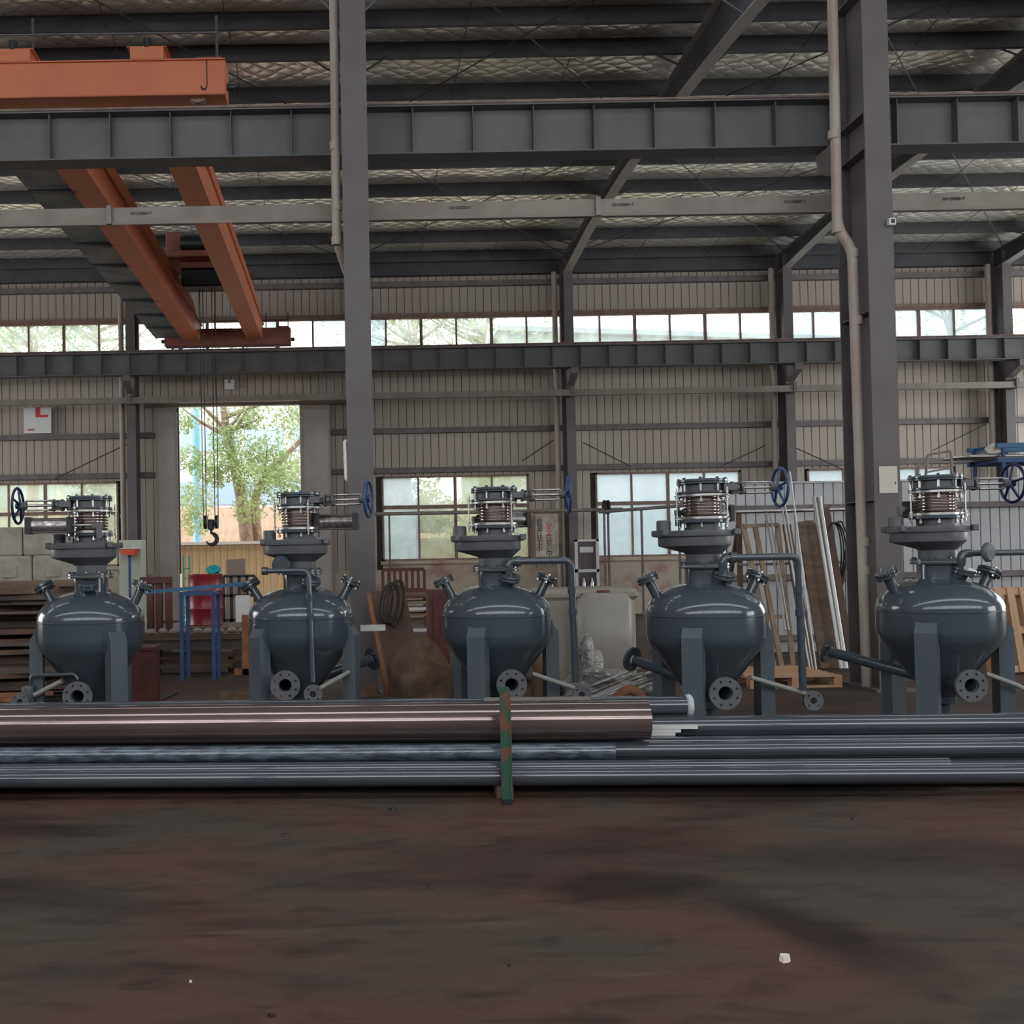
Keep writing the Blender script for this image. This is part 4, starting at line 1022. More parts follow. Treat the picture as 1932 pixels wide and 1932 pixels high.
# ---- blue trestle, blue bar, timber bench, red drum on its plate stack
t = thing('blue_trestle', 'blue welded trestle standing before the red drum', 'trestle', (-2.05, 13.9, 0))
xa, xb = W(343, 1200, 13.9).x, W(403, 1200, 13.9).x
for x in (xa, xb):
    for y in (13.9, 14.45): MB().beam((x, y, 0), (x, y, 1.18), .05, .05).build('leg', BLUEF, t, 0, world=True)
    MB().beam((x, 13.9, 1.2), (x, 14.45, 1.2), .05, .05).build('side_rail', BLUEF, t, 0, world=True)
for y in (13.9, 14.45): MB().beam((xa - .025, y, 1.2), (xb + .025, y, 1.2), .05, .05).build('top_rail', BLUEF, t, 0, world=True)
o = MB().beam(W(272, 1131, 13.98) , W(482, 1113, 13.98), .05, .05).build('blue_bar', BLUEB, None, 0, world=True)
o.location.z += 1.235 - W(380, 1122, 13.98).z + .045
tag(o, 'long light blue bar laid across the trestle', 'bar')
t = thing('timber_bench', 'low heavy timber bench between the first and second tank', 'bench', (-2.2, 15.0, 0))
xa, xb = W(272, 1200, 15).x, W(480, 1200, 15).x
for i, y in enumerate((14.75, 15.0, 15.25)): MB().box(xa, xb, y, y + .22, .50, .58).build('plank', WOOD, t, 0, world=True)
MB().box(xa, xb, 14.8, 14.95, .36, .50).build('bearer', RUSTPL2, t, 0, world=True)
for x in (xa + .1, xb - .12): MB().box(x - .06, x + .06, 14.8, 15.4, 0, .36).build('leg', RUSTPL2, t, 0, world=True)
rn = random.Random(3)
for i in range(9):
    x = xa + .12 + i * .17
    o = blob('bar_offcut', (x, 14.9 + rn.uniform(-.04, .1), .58), (.075, .07, .05), mat('grey_offcut', (.30, .24, .23), rough=.6), i, 'greyish offcut, %s along the timber bench from the maroon stand' % ORD1[i], 'offcut', 'offcuts on the timber bench', .1, None, 2)
for i in range(5):
    th = (.07, .05, .06, .05, .06)[i]; zq = sum((.07, .05, .06, .05, .06)[:i])
    poly_plate('low_board', [(xa + .25 - .05 * (i % 2), 14.98 + .03 * i), (xb - .40 + .06 * (i % 3), 15.0), (xb - .4, 15.6), (xa + .22, 15.55 + .03 * (i % 2))], zq, zq + th, (RUSTPL2, WOOD, RUSTPL, WOOD, RUSTPL2)[i], 'dark flat board, %s from the floor, stacked under the timber bench' % ORD1[i], 'board', 'boards under the timber bench')
blob('rag_heap', (W(440, 1312, 11.2).x, 11.2, 0), (.30, .20, .09), BURLAP, 51, 'low brown rag heap on the floor beside the second tank', 'rags', amp=.6)
g = thing('floor_cable', 'thin dark cable lying on the floor behind the first two tanks', 'cable', (-1.9, 11.6, 0))
MB().tube(fillet([(-2.15, 12.6, .012), (-2.25, 11.6, .012), (-1.9, 11.3, .012), (-1.5, 11.5, .012), (-1.2, 11.25, .012)], .2), .012, 6).build('cable_run', HOSE, g, 50, world=True)
t = thing('orange_post_frame', 'rusty orange upright frame beside the second tank', 'frame', (-1.42, 14.6, 0))
p = W(462, 1160, 14.5)
MB().beam((p.x, 14.5, 0), (p.x, 14.5, p.z), .09, .09).build('post', RUSTOR, t, 0, world=True); MB().beam((p.x - .16, 14.5, .05), (p.x + .2, 14.5, .05), .09, .09).build('foot', RUSTOR, t, 0, world=True)
zz = 0
for i in range(6):
    th = (.10, .12, .09, .1, .08, .09)[i]; xx = (-2.9 + .1 * (i % 3), -1.3 - .12 * (i % 2))
    poly_plate('board', [(xx[0], 16.4), (xx[1], 16.35), (xx[1] + .1, 17.7), (xx[0] - .1, 17.6)], zz, zz + th, (WOOD, RUSTPL, PINED, WOOD, RUSTPL2, WOOD)[i], 'thick brown board, %s from the floor, in the stack under the red drum' % ORD1[i], 'board', 'boards under the red drum'); zz += th
px_ = W(388, 1140, 17.0).x
t = thing('oil_drum', 'glossy red steel oil drum standing on stacked boards', 'drum', (px_, 17.0, zz))
pr = [(0, 0), (.28, 0), (.29, .015), (.285, .03)]
for zc in (.28, .57): pr += [(.285, zc - .03), (.297, zc), (.285, zc + .03)]
pr += [(.285, .83), (.292, .845), (.29, .86), (.275, .86), (.272, .845), (0, .845)]
MB().lathe(pr, 36, (0, 0, 0)).build('drum_body', DRUM, t, 40)
MB().disc((.15, -.1, .845), (0, 0, 1), .035, .015, 14).build('bung', BLACKM, t, 40)
blob('cloth', (px_ + .13, 16.98, zz + .858), (.10, .10, .085), TEAL, 8, 'teal cloth bundled on the red drum lid', 'cloth', amp=.9, sub=3)
# ---- bits round the doorway
t = thing('plywood_sheet', 'grey-brown board propped inside the doorway', 'board', W(440, 1160, 22)); t.location.z = 0
p = W(425, 1056, 22.0); q = W(462, 1120, 22)
MB().add([(p.x, 22.2, p.z), (q.x, 22.2, p.z + .02), (q.x + .02, 21.9, 0), (p.x - .02, 21.9, 0), (p.x, 22.23, p.z), (q.x, 22.23, p.z + .02), (q.x + .02, 21.93, 0), (p.x - .02, 21.93, 0)],
         [(0, 1, 2, 3), (4, 7, 6, 5), (0, 4, 5, 1), (1, 5, 6, 2), (2, 6, 7, 3), (3, 7, 4, 0)]).build('sheet', mat('old_plywood', (.30, .22, .19), (.36, .28, .24), 3, rough=.8), t, 0, world=True)
t = thing('white_crate', 'small white crate on the floor beyond the second tank', 'crate', W(455, 1150, 20)); t.location.z = 0
p = W(444, 1124, 20); q = W(470, 1146, 20)
MB().box(p.x, q.x, 20, 20.3, .3, p.z).build('tub', WHITE, t, 0, world=True); MB().box(p.x - .1, q.x + .1, 19.95, 20.35, 0, .3).build('stand', WOOD, t, 0, world=True)
t = thing('machine_frame', 'dark greasy machine frame behind the white crate', 'machine', (W(440, 1100, 20.6).x, 20.8, 0))
p = W(420, 1090, 20.6); q = W(480, 1090, 20.6)
for i in range(5):
    x = p.x + (q.x - p.x) * i / 4; MB().beam((x, 20.7, 0), (x, 20.7, 1.35), .06, .06).build('post', BLACKM, t, 0, world=True)
for zz_ in (.45, .95, 1.35): MB().beam((p.x, 20.7, zz_), (q.x, 20.7, zz_), .06, .06).build('rail', BLACKM, t, 0, world=True)
t = thing('teal_ladder', 'narrow teal ladder standing in the doorway', 'ladder', (W(352, 1100, 26).x, 26, 0))
a, b = W(346, 1048, 26), W(357, 1048, 26)
for p in (a, b): MB().beam((p.x, 26, 0), (p.x, 26, p.z), .045, .03).build('stile', mat('teal_paint', (.10, .42, .34), rough=.5), t, 0, world=True)
for i in range(6): MB().beam((a.x, 26, .25 + i * .25), (b.x, 26, .25 + i * .25), .03, .03).build('rung', mat('teal_paint', (.10, .42, .34)), t, 0, world=True)

# ---- leaning plate, timber batten, hanging hose, maroon furniture, burlap heap
def slab(name, pts, th, m, parent):
    pts = [V(p) for p in pts]; n_ = (pts[1] - pts[0]).cross(pts[3] - pts[0]).normalized() * th
    return MB().add(pts + [p + n_ for p in pts], [(0, 1, 2, 3), (7, 6, 5, 4), (0, 4, 5, 1), (1, 5, 6, 2), (2, 6, 7, 3), (3, 7, 4, 0)]).build(name, m, parent, 0, world=True)
o = slab('leaning_plate', [W(700, 1116, 11.42), W(764, 1113, 11.42), W(808, 1326, 10.95), W(744, 1326, 10.95)], .025, RUSTPL, None)
tag(o, 'rusty brown sheet leaning against the foot of the tall column', 'plate')
o = MB().beam(W(695, 1120, 11.3), W(733, 1322, 10.85), .045, .03).build('batten', RUSTOR, None, 0, world=True); tag(o, 'orange-brown batten leaning along the rusty sheet', 'batten')
o = MB().beam(W(680, 1185, 10.2), W(727, 1184, 10.2), .05, .06).build('flat_bar', PALE, None, 0, world=True); tag(o, 'pale short bar poking out beside the second tank leg', 'bar')
g = thing('hose_coil', 'dark hose hanging in long loops on the rusty sheet', 'hose', W(738, 1150, 11.15))
for i in range(7):
    c = W(735 + i * 1.5, 1138, 11.16 - .01 * i); rx = .065 + .012 * (i % 4); rz = .21 + .02 * (i % 3)
    MB().tube([(c.x + .04 * (i % 3) - .04 + rx * math.cos(k * PI / 12) + .03 * math.sin(k * PI / 12), c.y - .06, c.z + rz * math.sin(k * PI / 12)) for k in range(25)], .011, 6, cap=False).build('loop', HOSE, g, 50, world=True)
t = thing('slatted_bench', 'maroon slatted bench back below the low window', 'bench', (W(760, 1090, 24).x, 24, 0))
p = W(722, 1072, 24); q = W(800, 1068, 24)
MB().box(p.x, q.x, 23.95, 24.05, p.z - .08, p.z).build('top_rail', MAROON, t, 0, world=True); MB().box(p.x, q.x, 23.95, 24.05, .85, .95).build('lower_rail', MAROON, t, 0, world=True)
for i in range(8):
    x = p.x + (q.x - p.x) * i / 7; MB().box(x - .035, x + .035, 23.97, 24.03, .0 if i in (0, 7) else .9, p.z - .04).build('slat', MAROON, t, 0, world=True)
MB().box(p.x, q.x, 23.5, 24.0, .72, .80).build('seat', MAROON, t, 0, world=True)
t = thing('board_shelf', 'dark shelf stacked with boards behind the burlap heap', 'shelf', (W(788, 1170, 14.5).x, 14.6, 0))
p = W(762, 1120, 14.5); q = W(812, 1120, 14.5)
for x in (p.x, q.x): MB().box(x - .03, x + .03, 14.5, 15.0, 0, p.z + .02).build('side', BLACKM, t, 0, world=True)
for i, zz_ in enumerate((.35, .62, .84, .93, 1.02, p.z)): MB().box(p.x, q.x, 14.48, 15.0, zz_ - .04, zz_).build('board', (PINED, WHITE, PINED, PALE, PINED, WOOD)[i], t, 0, world=True)
t = thing('maroon_cabinet', 'maroon sheet cabinet beside the third tank', 'cabinet', (W(825, 1170, 13).x, 17.0, 0))
p = W(809, 1113, 13); q = W(846, 1113, 13)
MB().bev(p.x, q.x, 13, 13.5, 0, p.z, .01).build('body', MAROON, t, 0, world=True); MB().box(p.x + .05, q.x - .02, 12.985, 13.0, .08, p.z - .06).build('door', MAROON, t, 0, world=True)
c = W(795, 1320, 10.55)
blob('burlap_sack', (c.x + .02, 10.5, .0), (.40, .32, .40), BURLAP, 21, 'largest brown burlap sack in the heap before the leaning sheet', 'sack', 'burlap heap', .30)
blob('burlap_sack', (c.x - .58, 10.62, .0), (.20, .17, .18), BURLAP, 22, 'low burlap sack slumped at the foot of the leaning sheet', 'sack', 'burlap heap', .30)
blob('burlap_sack', (c.x + .58, 11.1, .0), (.26, .24, .32), BURLAP, 23, 'burlap sack half hidden behind the third tank', 'sack', 'burlap heap', .25)
g = thing('hose_coil', 'dark hose coiled on the floor below the burlap heap', 'hose', (.34, 9.95, 0))
for i in range(5): MB().tube([(.34 + (.22 + .02 * i) * math.cos(k * PI / 14), 9.95 + (.22 + .02 * i) * math.sin(k * PI / 14), .03 + .045 * i) for k in range(29)], .024, 8, cap=False).build('loop', HOSE, g, 50, world=True)

# ---- wrapped goods between the third and fourth tank
t = thing('wrapped_crate', 'large beige tarpaulin-covered crate behind the third tank', 'crate', (W(1110, 1250, 12.4).x, 12.9, 0))
p = W(1012, 1116, 12.4); q = W(1203, 1112, 12.4)
MB().bev(p.x, q.x, 12.45, 13.6, 0, q.z - .02, .07).build('cover', TARP, t, 30, world=True)
MB().bev(p.x - .03, q.x + .03, 12.42, 13.63, q.z - .13, q.z + .01, .05).build('lid_fold', TARP, t, 30, world=True)
t = thing('plastic_tank', 'milky beige plastic tank with rounded corners before the covered crate', 'tank', (W(1140, 1200, 12.0).x, 12.2, 0))
p = W(1092, 1120, 12.1); q = W(1197, 1120, 12.1)
MB().bev(p.x, q.x, 12.08, 12.4, .02, p.z, .10).build('shell', mat('milky_plastic', (.34, .315, .285), (.30, .275, .24), 2, rough=.4), t, 60, world=True)
MB().tube([((p.x + q.x) / 2, 12.25, p.z - .02), ((p.x + q.x) / 2, 12.25, p.z + .03)], .08, 18).build('cap', MAROON, t, 40, world=True)
def film(name, c, r, seed, label, bars, ang):
    t = thing(name, label, 'bundle', (c[0], c[1], 0), group='film wrapped bundles')
    blob('film_cover', (0, 0, 0), r, FILM, seed, amp=.5, parent=t, sub=5)
    rn = random.Random(seed); d = V((math.cos(ang), -.15, math.sin(ang)))
    for i in range(bars):
        p = V((rn.uniform(-.5, .5) * r[0], -r[1] * rn.uniform(.75, 1.05), r[2] * rn.uniform(.35, 1.15))); L_ = r[0] * rn.uniform(.8, 1.3)
        MB().tube([p - d * L_, p + V((0, -.012, .01)), p + d * L_], [.012, .02, .014], 6).build('film_fold', FILM, t, 60)
    return t
film('film_bundle', (W(1118, 1300, 10.6).x, 11.0), (.17, .16, .34), 31, 'upright bundle in crinkled clear film beside the vent pipe', 7, 1.35)
film('film_bundle', (W(1163, 1300, 10.4).x, 10.55), (.40, .20, .30), 32, 'wide low bundle in shiny crinkled clear film', 13, .38)
blob('film_bundle', (W(1055, 1300, 10.4).x, 11.1, .0), (.16, .2, .30), BURLAP, 33, 'brown wrapped bundle behind the third tank leg', 'bundle', 'film wrapped bundles', .30)
t = thing('pipe_elbow', 'rusty pipe elbow lying by the film bundles', 'elbow', (W(1190, 1310, 9.9).x, 9.95, 0))
MB().tube([(t.location.x + .16 * math.cos(c), 9.95, .05 + .24 * math.sin(c)) for c in [i * PI / 12 for i in range(13)]], .05, 14).build('bend', RUSTOR, t, 50, world=True)

# ---- notice box, slogan board, wall sign, lamp, paper, tube
t = thing('notice_box', 'white framed display box with two glazed compartments below the middle wall column', 'box', (6.4, 27, 0))
p = W(1085, 1018, 27); q = W(1129, 1110, 27)
MB().box(p.x, q.x, 27.0, 27.25, q.z - .8, p.z).build('body', mat('dark_box_inside', (.13, .10, .10), rough=.6), t, 0, world=True)
zs = (p.z, W(1100, 1074, 27).z, W(1100, 1081, 27).z, q.z)
for a, b in ((zs[0] - .06, zs[0]), (zs[1] - .08, zs[1]), (q.z, q.z + .06)): MB().box(p.x - .02, q.x + .02, 26.93, 27.0, a, b).build('frame_rail', WHITE, t, 0, world=True)
for x in (p.x - .02, q.x - .05): MB().box(x, x + .07, 26.93, 27.0, q.z, p.z).build('frame_stile', WHITE, t, 0, world=True)
MB().box(p.x + .12, q.x - .12, 26.985, 27.0, zs[0] - .35, zs[0] - .2).build('notice_slip', WHITE, t, 0, world=True)
for x in (p.x + .2, p.x + .42): MB().lathe([(0, 0), (.05, 0), (.05, .12), (.02, .17), (.02, .22), (0, .22)], 12, (x, 26.96, q.z + .06)).build('bottle', ZINC, t, 40, world=True)
t = thing('slogan_board', 'peeling white board with two columns of Chinese characters between the low windows', 'sign', (5.65, 27.93, 1.65))
p = W(1009, 970, 27.93); q = W(1055, 1050, 27.93)
MB().box(p.x, q.x, 27.93, 27.96, q.z, p.z).build('board', mat('faded_board', (.72, .66, .58), (.56, .47, .40), 4, rough=.8), t, 0, world=True)
for x in (p.x - .04, q.x): MB().box(x, x + .05, 27.91, 27.97, q.z - .05, p.z + .04).build('frame', WFRAME, t, 0, world=True)
for zz_ in (q.z - .05, p.z): MB().box(p.x, q.x, 27.91, 27.97, zz_, zz_ + .05).build('frame', WFRAME, t, 0, world=True)
def chars(s_, px, py0, dy, m_list):
    for i, ch in enumerate(s_):
        c = W(px, py0 + dy * i, 27.93); text_mesh('character', ch, .19, m_list[min(i, len(m_list) - 1)], t, (c.x - 5.65, 27.926 - 27.93, c.z - 1.65), (PI / 2, 0, 0))
chars('质量在我手中', 1018, 986, 10.2, [INK])
chars('安全在我心中', 1036, 994, 10.2, [RED, RED, INK])
t = thing('wall_sign', 'square white sign with a red angle mark on the sheet wall', 'sign', (-8.7, 28.28, 5.3))
p = W(45, 770, 28.3); q = W(97, 817, 28.3)
MB().box(p.x, q.x, 28.29, 28.32, q.z, p.z).build('plate', WHITE, t, 0, world=True)
MB().box(p.x + .33, p.x + .46, 28.283, 28.29, p.z - .27, p.z + .02).build('red_mark', RED, t, 0, world=True); MB().box(p.x + .46, p.x + .68, 28.283, 28.29, p.z - .27, p.z - .2).build('red_mark', RED, t, 0, world=True)
MB().box(p.x + .1, p.x + .3, 28.284, 28.29, q.z + .08, q.z + .12).build('red_line', RED, t, 0, world=True)
t = thing('emergency_lamp', 'small twin-head emergency lamp above the doorway', 'lamp', W(435, 726, 28.3))
c = W(433, 728, 28.35)
MB().bev(c.x - .14, c.x + .14, 28.3, 28.5, c.z - .1, c.z + .08, .015).build('case', PALE, t, 0, world=True)
for s in (-1, 1): MB().disc((c.x + s * .09, 28.42, c.z + .13), (0, -1, 0), .06, .09, 14, .01).build('lamp_head', WHITE, t, 40, world=True)
MB().beam((c.x + .2, 28.46, c.z), (c.x + .5, 28.46, c.z), .02, .02).build('conduit', TRAY, t, 0, world=True)
t = thing('paper_notice', 'blank cream paper notice taped on the tall column beside the last tank', 'notice', W(1676, 930, 11.58))
p = W(1658, 880, 11.59); q = W(1694, 930, 11.59)
MB().box(p.x, q.x, 11.588, 11.596, q.z, p.z).build('sheet', mat('cream_paper', (.66, .60, .52), rough=.7), t, 0, world=True)
MB().box(q.x - .03, q.x - .02, 11.586, 11.588, q.z + .1, q.z + .13).build('mark', INK, t, 0, world=True)
t = thing('tube_lamp', 'unlit white tube lamp clipped upright on the tall column', 'lamp', W(651, 905, 11.62))
a, b = W(650, 832, 11.62), W(653, 905, 11.62)
MB().tube([a, b], .02, 10).build('tube', WHITE, t, 40, world=True)
for p in (a, b): MB().beam(p, p + V((.06, .02, 0)), .03, .03).build('clip', PALE, t, 0, world=True)
t = thing('switch_box', 'small grey socket box on the tall column flange', 'box', W(1676, 420, 11.6))
p = W(1682, 419, 11.56); MB().bev(p.x - .04, p.x + .04, 11.53, 11.6, p.z - .04, p.z + .04, .008).build('case', WHITE, t, 0, world=True); MB().box(p.x - .02, p.x + .02, 11.524, 11.53, p.z - .02, p.z + .025).build('socket', BLACKM, t, 0, world=True)

# ---- service pipes before the low windows
for i, (a, b, y, r, m_, lb) in enumerate((((706, 970), (1175, 961), 26.6, .05, TRAY, 'grey service pipe running level across the low window behind the third tank'),
                                          ((1130, 966), (1290, 954), 26.2, .045, GIRT, 'dark service pipe crossing the low window behind the fourth tank'))):
    t = thing('service_pipe', lb, 'pipe', (0, y, 0)); p, q = W(*a, y), W(*b, y)
    MB().tube([p, q], r, 12).build('pipe_run', m_, t, 40, world=True)
    for f in (.06, .5, .94):
        c = p.lerp(q, f); MB().beam((c.x, y, c.z - r), (c.x, y, 0), .05, .05).build('stand', GIRT, t, 0, world=True)
    if i == 0:
        c = W(1143, 957, 26.6); MB().disc((c.x - .06, 26.6, c.z), (1, 0, 0), .19, .05, 20).build('clamp_flange', BLACKM, t, 40, world=True); MB().disc((c.x + .03, 26.6, c.z), (1, 0, 0), .19, .05, 20).build('clamp_flange', BLACKM, t, 40, world=True)

# ---- pale partition
YP = 16.5
pt = struct('wall_partition', 'pale ribbed sheet partition behind the leaning timber')
xl = W(1372, 1000, YP).x; zt = W(1560, 911, YP).z; pw = .16; n = int((13.5 - xl) / pw)
pme = MB().prism([(0, .03), (0, .006), (.006, 0), (pw - .018, 0), (pw - .012, .006), (pw - .012, .03)], lambda x, y: (x, y, 0), lambda x, y: (x, y, zt)).mesh('panel', PANELW, 0)
for i in range(n): put('panel', pme, pt, (xl + i * pw, YP, 0))
MB().box(xl, xl + n * pw, YP + .031, YP + .08, 0, zt).build('backing_sheet', SEAM, pt, 0)
for py in (957, 1088, 1203):
    z_ = W(1560, py, YP - .1).z; MB().box(xl, xl + n * pw, YP - .10, YP - .002, z_ - .04, z_ + .05).build('girt', GIRT, pt, 0)
MB().box(xl, xl + n * pw, YP - .03, YP + .1, zt, zt + .03).build('cap', PANELW, pt, 0)

# ---- pallets and the leaning stock
def pallet(name, label, mtx, m_):
    t = thing(name, label, 'pallet', mtx.to_translation()); t.rotation_euler = mtx.to_euler()
    bd = MB().box(0, 1.1, 0, .095, 0, .02).mesh('deck_board', m_, 0)
    for i in range(7): put('deck_board', bd, t, (0, i * .168, .125))
    for i in (0, 3, 6): put('base_board', bd, t, (0, i * .168, 0))
    bb = MB().box(0, .09, 0, 1.1, 0, .02).mesh('cross_board', m_, 0); bl = MB().box(0, .1, 0, .12, 0, .085).mesh('block', m_, 0)
    for x in (0, .5, 1.01):
        put('cross_board', bb, t, (x, 0, .105))
        for y in (0, .49, .98): put('block', bl, t, (min(x, 1.0), y, .02))
    return t
pallet('wooden_pallet', 'pine pallet lying flat under the leaning tubes', Mx.Translation((4.78, 12.05, 0)), PINE)
for i, (x, y, lean, lb) in enumerate(((8.28, 13.1, 78, 'front pine pallet standing on edge beside the last tank'), (8.55, 13.35, 80, 'rear pine pallet standing on edge behind the front one'))):
    m_ = Mx.Translation((x, y, .0)) @ Mx.Rotation(R(lean), 4, 'X') @ Mx.Translation((1.1, 0, 0)) @ Mx.Rotation(R(90), 4, 'Z')
    pallet('wooden_pallet', lb, m_, PINE)
rk = thing('stock_rack', 'steel rail on posts carrying leaning bars before the partition', 'rack', (W(1465, 1000, 14.3).x, 14.3, 0))
p, q = W(1388, 966, 14.3), W(1620, 960, 14.3)
MB().tube([p, q], .028, 12).build('rail', ZINC, rk, 40, world=True); MB().tube([p - V((0, 0, .75)), q - V((0, 0, .75))], .018, 10).build('lower_rail', TRAY, rk, 40, world=True)
for f in (.03, .97):
    c = p.lerp(q, f); MB().beam((c.x, 14.33, 0), (c.x, 14.33, c.z), .06, .06).build('post', RUSTPL, rk, 0, world=True)
    MB().beam((c.x, 14.36, c.z - .2), (c.x, 15.3, 0), .05, .05).build('prop', RUSTPL, rk, 0, world=True)
fr = thing('wooden_ladder', 'weathered timber ladder frame leaning on the rack rail', 'frame', W(1470, 1262, 13.25))
def lean(px0, py0, px1, py1, w, h, nm, m_, parent, y0=14.15, y1=13.2):
    return MB().beam(W(px0, py0, y0), W(px1, py1, y1), w, h).build(nm, m_, parent, 0, world=True)
for a, b in ((1402, 1464), (1424, 1478), (1467, 1499)): lean(a, 990, b, 1276, .06, .045, 'stile', PINED, fr)
for f in (0.01, .36, .64, .985):
    y = 990 + (1264 - 990) * f; Y = 14.15 - .85 * f
    MB().beam(W(1402 + 62 * f, y, Y - .03), W(1467 + 32 * f, y - 3, Y - .03), .06, .05).build('crosspiece', PINED, fr, 0, world=True)
for i, (a, b, y0, dz) in enumerate(((1512, 1556, 985, 0), (1526, 1570, 983, .05), (1540, 1582, 987, .1), (1484, 1530, 990, .02))):
    o = lean(a, y0, b, 1262, .11, .04, 'dark_plank', WOOD, None, 14.15 + dz * .3, 13.3 + dz)
    tag(o, ['dark plank leaning next to the thin steel tubes', 'dark plank leaning in the middle of three', 'dark plank leaning beside the thick steel tubes', 'dark plank leaning just behind the timber frame'][i], 'plank', 'dark planks leaning on the rack')
for i, (a, y0, b, y1, r) in enumerate(((1474, 948, 1528, 1262, .014), (1480, 950, 1534, 1264, .012), (1490, 890, 1540, 1266, .012), (1536, 938, 1588, 1262, .03), (1545, 938, 1596, 1262, .03), (1445, 968, 1482, 1190, .014), (1453, 968, 1488, 1190, .012))):
    o = MB().tube([W(a, y0, 14.02), W(b, y1, 13.15)], r, 12).build('steel_tube', ZINC, None, 40, world=True)
    tag(o, ['thin bright tube leaning by the timber frame', 'second thin bright tube leaning by the timber frame', 'longest thin tube leaning above the rack rail', 'thick bright tube leaning beside the dark planks', 'thick bright tube leaning next to the rusty bar', 'short bright tube leaning behind the frame stiles', 'shortest bright tube inside the timber frame'][i], 'tube', 'bright tubes leaning on the rack')
o = lean(1558, 958, 1609, 1264, .09, .03, 'rusty_bar', RUSTPL, None, 14.25, 13.4); tag(o, 'broad rusty bar leaning outermost before the partition', 'bar')
g = thing('cable_loop', 'black cable looped over the rusty bar', 'cable', W(1580, 1000, 14.0))
for i in range(3):
    c = W(1574 + 2 * i, 1040, 14.0 - .02 * i)
    MB().tube([(c.x + (.10 + .02 * i) * math.cos(k * PI / 14), c.y, c.z + .40 * math.sin(k * PI / 14)) for k in range(29)], .012, 6, cap=False).build('loop', BLACKM, g, 50, world=True)
c = W(1580, 985, 13.98); d = W(1597, 1006, 13.98)
MB().tube(fillet([c, V((c.x + .06, c.y, c.z + .01)), d], .05), .012, 6).build('loose_end', BLACKM, g, 50, world=True)

# ---- high blue rack with tubes, tube trestle behind the last tank
YR = 17.5
t = thing('blue_rack', 'tall blue steel rack rising behind the handwheel of the last tank', 'rack', (W(1930, 870, YR).x, YR, 0))
xa, xb = W(1893, 860, YR).x, W(2010, 860, YR).x
for x in (xa, xb):
    for y in (YR, YR + .8): MB().beam((x, y, 0), (x, y, W(1893, 842, YR).z), .05, .05).build('post', BLUEF, t, 0, world=True)
for py in (840, 868):
    zz_ = W(1910, py, YR).z
    for y in (YR, YR + .8): MB().beam((xa - .12, y, zz_), (xb, y, zz_), .07, .08).build('beam', BLUEF if py > 850 else BLUEB, t, 0, world=True)
    for x in (xa, xb): MB().beam((x, YR, zz_), (x, YR + .8, zz_), .05, .05).build('side_beam', BLUEF, t, 0, world=True)
MB().box(xa - .1, xb, YR - .02, YR + .82, W(1910, 868, YR).z + .04, W(1910, 868, YR).z + .055).build('shelf', TRAY, t, 0, world=True)
zz_ = W(1910, 868, YR).z + .055
for i in range(4):
    o = MB().tube([(xa - .55 - .2 * (i % 2), YR + .1 + .14 * i, zz_ + .03), (xb + .2, YR + .1 + .14 * i, zz_ + .03)], .03, 12).build('steel_tube', ZINC, None, 40, world=True)
    tag(o, 'bright steel tube, %s from the front on the blue rack shelf' % ORD1[i], 'tube', 'tubes on the blue rack')
blob('rag', (xa - .02, YR + .22, zz_ + .06), (.16, .12, .10), PAPER, 44, 'pale crumpled rag on the tubes of the blue rack', 'rag', amp=.4, sub=3)
t = thing('tube_trestle', 'slim steel tube trestle rising behind the last tank cover', 'trestle', (W(1765, 900, 17.0).x, 17.0, 0))
a, b, c, d = W(1746, 905, 17.0), W(1750, 858, 17.0), W(1794, 850, 17.0), W(1796, 905, 17.0)
MB().tube(fillet([(a.x, 17.0, 0), a, b, c, d, (d.x, 17.0, 0)], .05), .022, 8).build('hoop', TRAY, t, 50, world=True)
e = W(1733, 880, 17.0); MB().tube([e, (e.x - .35, 17.0, 0)], .022, 8).build('brace', TRAY, t, 50, world=True)
MB().beam(e, W(1748, 876, 17.0), .03, .03).build('brace_joint', TRAY, t, 0, world=True)
MB().beam(W(1748, 891, 17.0), W(1796, 883, 17.0), .03, .03).build('crossbar', TRAY, t, 0, world=True)

# ---- rods bracing the window wall
for i, (a, b) in enumerate((((100, 905), (240, 838)), ((985, 870), (1045, 830)), ((1100, 835), (1190, 880)), ((1360, 880), (1445, 840)), ((1490, 840), (1600, 890)), ((1760, 850), (1860, 800)))):
    MB().tube([W(*a, 28.2), W(*b, 28.2)], .015, 6).build('brace_rod', ROD, wall, 0)

# ================================================================== outside
bank = struct('ground_bank', 'leaf-strewn earth bank behind a board retaining wall outside the doorway')
MB().box(-22, 7, 34.06, 75, -.05, 2.28).build('earth', mat('leafy_earth', (.42, .27, .22), (.52, .38, .32), 5, rough=.95, bump=.6, bscale=10), bank, 0)
MB().box(-22, 7, 33.9, 34.3, 2.26, 2.36).build('kerb', mat('kerb_stone', (.60, .55, .50), rough=.8), bank, 0)
bm_ = MB().bev(0, .235, 0, .05, 0, 2.24, .008).mesh('board', mat('tan_board', (.42, .29, .16), (.48, .35, .21), 3, rough=.7, stretch=(3, 1, .3)), 0)
for i in range(64): put('board', bm_, bank, (-11 + i * .24, 34.0 + .006 * (i % 3), 0))
fe = thing('board_fence', 'tan board fence on the bank behind the trees', 'fence', (-4, 46, 2.28))
fm = MB().box(0, .32, 0, .03, 0, 1.9).mesh('board', mat('fence_board', (.46, .34, .24), (.52, .40, .29), 2, rough=.7), 0)
for i in range(60): put('board', fm, fe, (-10 + i * .335, 0, 0))
for z_ in (.4, 1.5): MB().box(-10, 10.1, .03, .08, z_, z_ + .1).build('rail', PINED, fe, 0)
